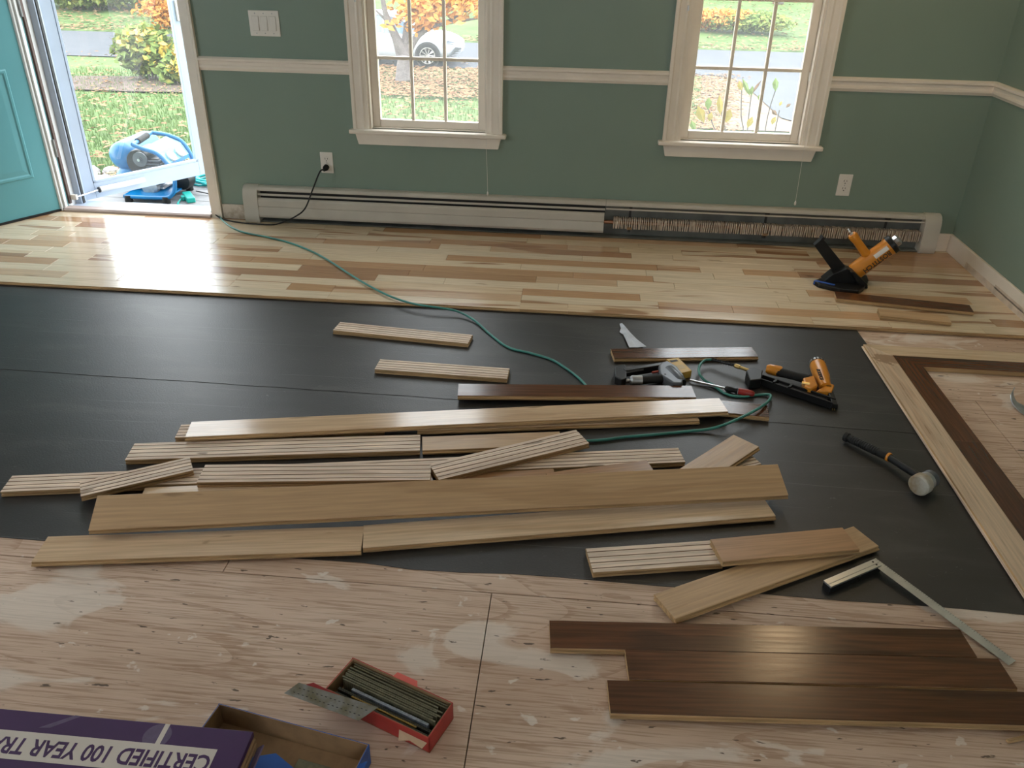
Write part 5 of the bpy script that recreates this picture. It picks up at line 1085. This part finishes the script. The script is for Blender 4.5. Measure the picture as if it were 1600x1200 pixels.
# ------------------------------------------------------------------ parked white car
M['carw'] = mat('white_car_paint', (.36, .385, .42), .25, coat=.6)
M['carg'] = mat('car_glass', (.10, .16, .22), .08, spec=.8)
wc = TP(668, 107); CY = wc.y
hub = WY(668, 87, CY); wr = hub.z-terr(CY)-.02; sc_ = wr/.335
CA = thing('parked_car', 'white sedan parked on the driveway behind the orange tree', 'car', (hub.x-1.45*sc_, CY+.9*sc_, terr(CY)+.02))
cx0 = hub.x; cz0 = terr(CY)+.02
def cp(x, y, z): return Vector((cx0+x*sc_, CY+(.92-y)*sc_, cz0+z*sc_))   # x from the front wheel hub (+ forwards), y half width towards the camera
# stations: x, sill z, half-width, belt z, hood/deck centre z
ST = [(-3.85, .42, .62, .80, .84), (-3.75, .32, .80, .92, .98), (-3.3, .24, .89, .96, 1.02), (-2.8, .20, .92, .97, 1.03), (-2.0, .19, .925, .96, 1.02), (-1.0, .19, .925, .94, 1.0), (-.45, .20, .925, .92, .99), (0, .21, .925, .89, .97), (.4, .22, .90, .83, .92), (.65, .24, .84, .76, .85), (.85, .28, .72, .68, .76), (.97, .36, .55, .60, .66)]
mb = MB(); vs = []
for x, s0, hw, bl_, hc in ST:
    ring = [(-hw*.86, s0), (-hw*.97, s0+.10), (-hw, (s0+bl_)/2), (-hw*.985, bl_-.10), (-hw*.93, bl_), (-hw*.6, hc-.01), (0, hc), (hw*.6, hc-.01), (hw*.93, bl_), (hw*.985, bl_-.10), (hw, (s0+bl_)/2), (hw*.97, s0+.10), (hw*.86, s0)]
    vs += [cp(x, y, z) for y, z in ring]
n = 13; fs = [(i*n+j, i*n+(j+1) % n, (i+1)*n+(j+1) % n, (i+1)*n+j) for i in range(len(ST)-1) for j in range(n)]+[tuple(range(n-1, -1, -1)), tuple(range((len(ST)-1)*n, len(ST)*n))]
o = mb.add(vs, fs).build('body', M['carw'], CA, smooth='all'); o.modifiers.new('s', 'SUBSURF').levels = 1; o.modifiers['s'].render_levels = 1
CS = [(-3.2, .78, 1.0, 1.02), (-2.6, .70, .98, 1.33), (-2.0, .66, .97, 1.43), (-1.3, .66, .96, 1.44), (-.75, .68, .95, 1.30), (-.1, .78, .95, .96)]
vs = []; mb = MB()
for x, hw, z0, z1 in CS: vs += [cp(x, y, z) for y, z in ((-.84, z0-.05), (-hw, z1-.05), (-hw*.6, z1), (hw*.6, z1), (hw, z1-.05), (.84, z0-.05))]
n = 6; mb.add(vs, [(i*n+j, i*n+(j+1) % n, (i+1)*n+(j+1) % n, (i+1)*n+j) for i in range(len(CS)-1) for j in range(n)]+[tuple(range(n-1, -1, -1)), tuple(range((len(CS)-1)*n, len(CS)*n))]).build('cabin_glass', M['carg'], CA, smooth=True)
MB().tube(bez([cp(x, hw-.01, z1-.04) for x, hw, z0, z1 in CS], 4), .04*sc_, 6).build('roof_rail', M['carw'], CA, smooth=True)
mb = MB(); vs = [cp(x, y, z1+.012) for x, hw, z0, z1 in CS[1:5] for y in (-hw*.95, 0, hw*.95)]; mb.add(vs, [(i*3+j, i*3+j+1, i*3+j+4, i*3+j+3) for i in range(3) for j in range(2)]); mb.build('roof', M['carw'], CA, smooth='all')
MB().tube([cp(-1.35, .84, .92), cp(-1.33, .70, 1.40)], .03*sc_, 6).build('pillar', M['carw'], CA)
MB().tube([cp(-.62, .86, .30), cp(-.60, .935, .5), cp(-.60, .93, .85), cp(-.58, .87, .90)], .006*sc_, 5).build('door_seam', M['steel'], CA)
MB().tube([cp(-1.75, .86, .30), cp(-1.73, .935, .5), cp(-1.73, .93, .85), cp(-1.72, .87, .93)], .006*sc_, 5).build('door_seam', M['steel'], CA)
MB().ext([(-.06, -.03), (.06, -.03), (.05, .04), (-.05, .04)], cp(-.45, .95, .98), cp(-.30, .95, .98)).build('side_mirror', M['carw'], CA, bevel=.01)
for wx in (0, -2.82):
    for sy in (1, -1):
        yo = .90 if sy > 0 else -.90; yd = Vector((0, -1, 0)) if sy > 0 else Vector((0, 1, 0))
        c_ = cp(wx, yo, .335); 
        MB().lathe([(.385*sc_, 0), (.385*sc_, .035*sc_)], c_-yd*.0, c_+yd, 32).build('wheel_arch', M['slotb'], CA, smooth=True)
        W = MB().lathe([(.22*sc_, .0), (.31*sc_, .0), (.335*sc_, .02*sc_), (.335*sc_, .04*sc_), (.30*sc_, .055*sc_), (.235*sc_, .05*sc_), (.23*sc_, .03*sc_), (.05*sc_, .03*sc_)], c_, c_+yd, 32).build('tyre', M['rubber'], CA, smooth=True)
        MB().lathe([(.235*sc_, 0), (.235*sc_, .018*sc_), (.215*sc_, .018*sc_), (.215*sc_, 0)], c_+yd*.042*sc_, c_+yd*2, 32).build('rim', M['silver'], W, smooth=True)
        for k in range(10):
            for dd in (-.09, .09):
                a = 2*math.pi*k/10; p0 = c_+yd*.052*sc_+Vector((math.cos(a)*.03, 0, math.sin(a)*.03))*sc_; p1 = c_+yd*.052*sc_+Vector((math.cos(a+dd)*.225, 0, math.sin(a+dd)*.225))*sc_
                MB().tube([p0, p1], .009*sc_, 5).build('spoke', M['silver'], W)
        MB().lathe([(.045*sc_, 0), (.04*sc_, .015*sc_)], c_+yd*.046*sc_, c_+yd*2, 14).build('hub', M['silver'], W, smooth=True)
mb = MB().add([cp(.50, .90, .70), cp(.80, .78, .66), cp(.86, .70, .69), cp(.62, .86, .765)], [(0, 1, 2, 3)]); o = mb.build('headlight', mat('headlight_lens', (.22, .26, .32), .1), CA); o.modifiers.new('t', 'SOLIDIFY').thickness = .02
mb = MB().add([cp(.62, .90, .28), cp(.92, .74, .30), cp(1.0, .62, .55), cp(.84, .80, .58)], [(0, 1, 2, 3)]); o = mb.build('grille', M['grey'], CA); o.modifiers.new('t', 'SOLIDIFY').thickness = .02
for k in range(4): MB().tube([cp(.70+k*.045, .865-.04*k, .33+.06*k), cp(.92+.015*k, .70-.02*k, .34+.06*k)], .012*sc_, 5).build('grille_slat', M['slotb'], CA)
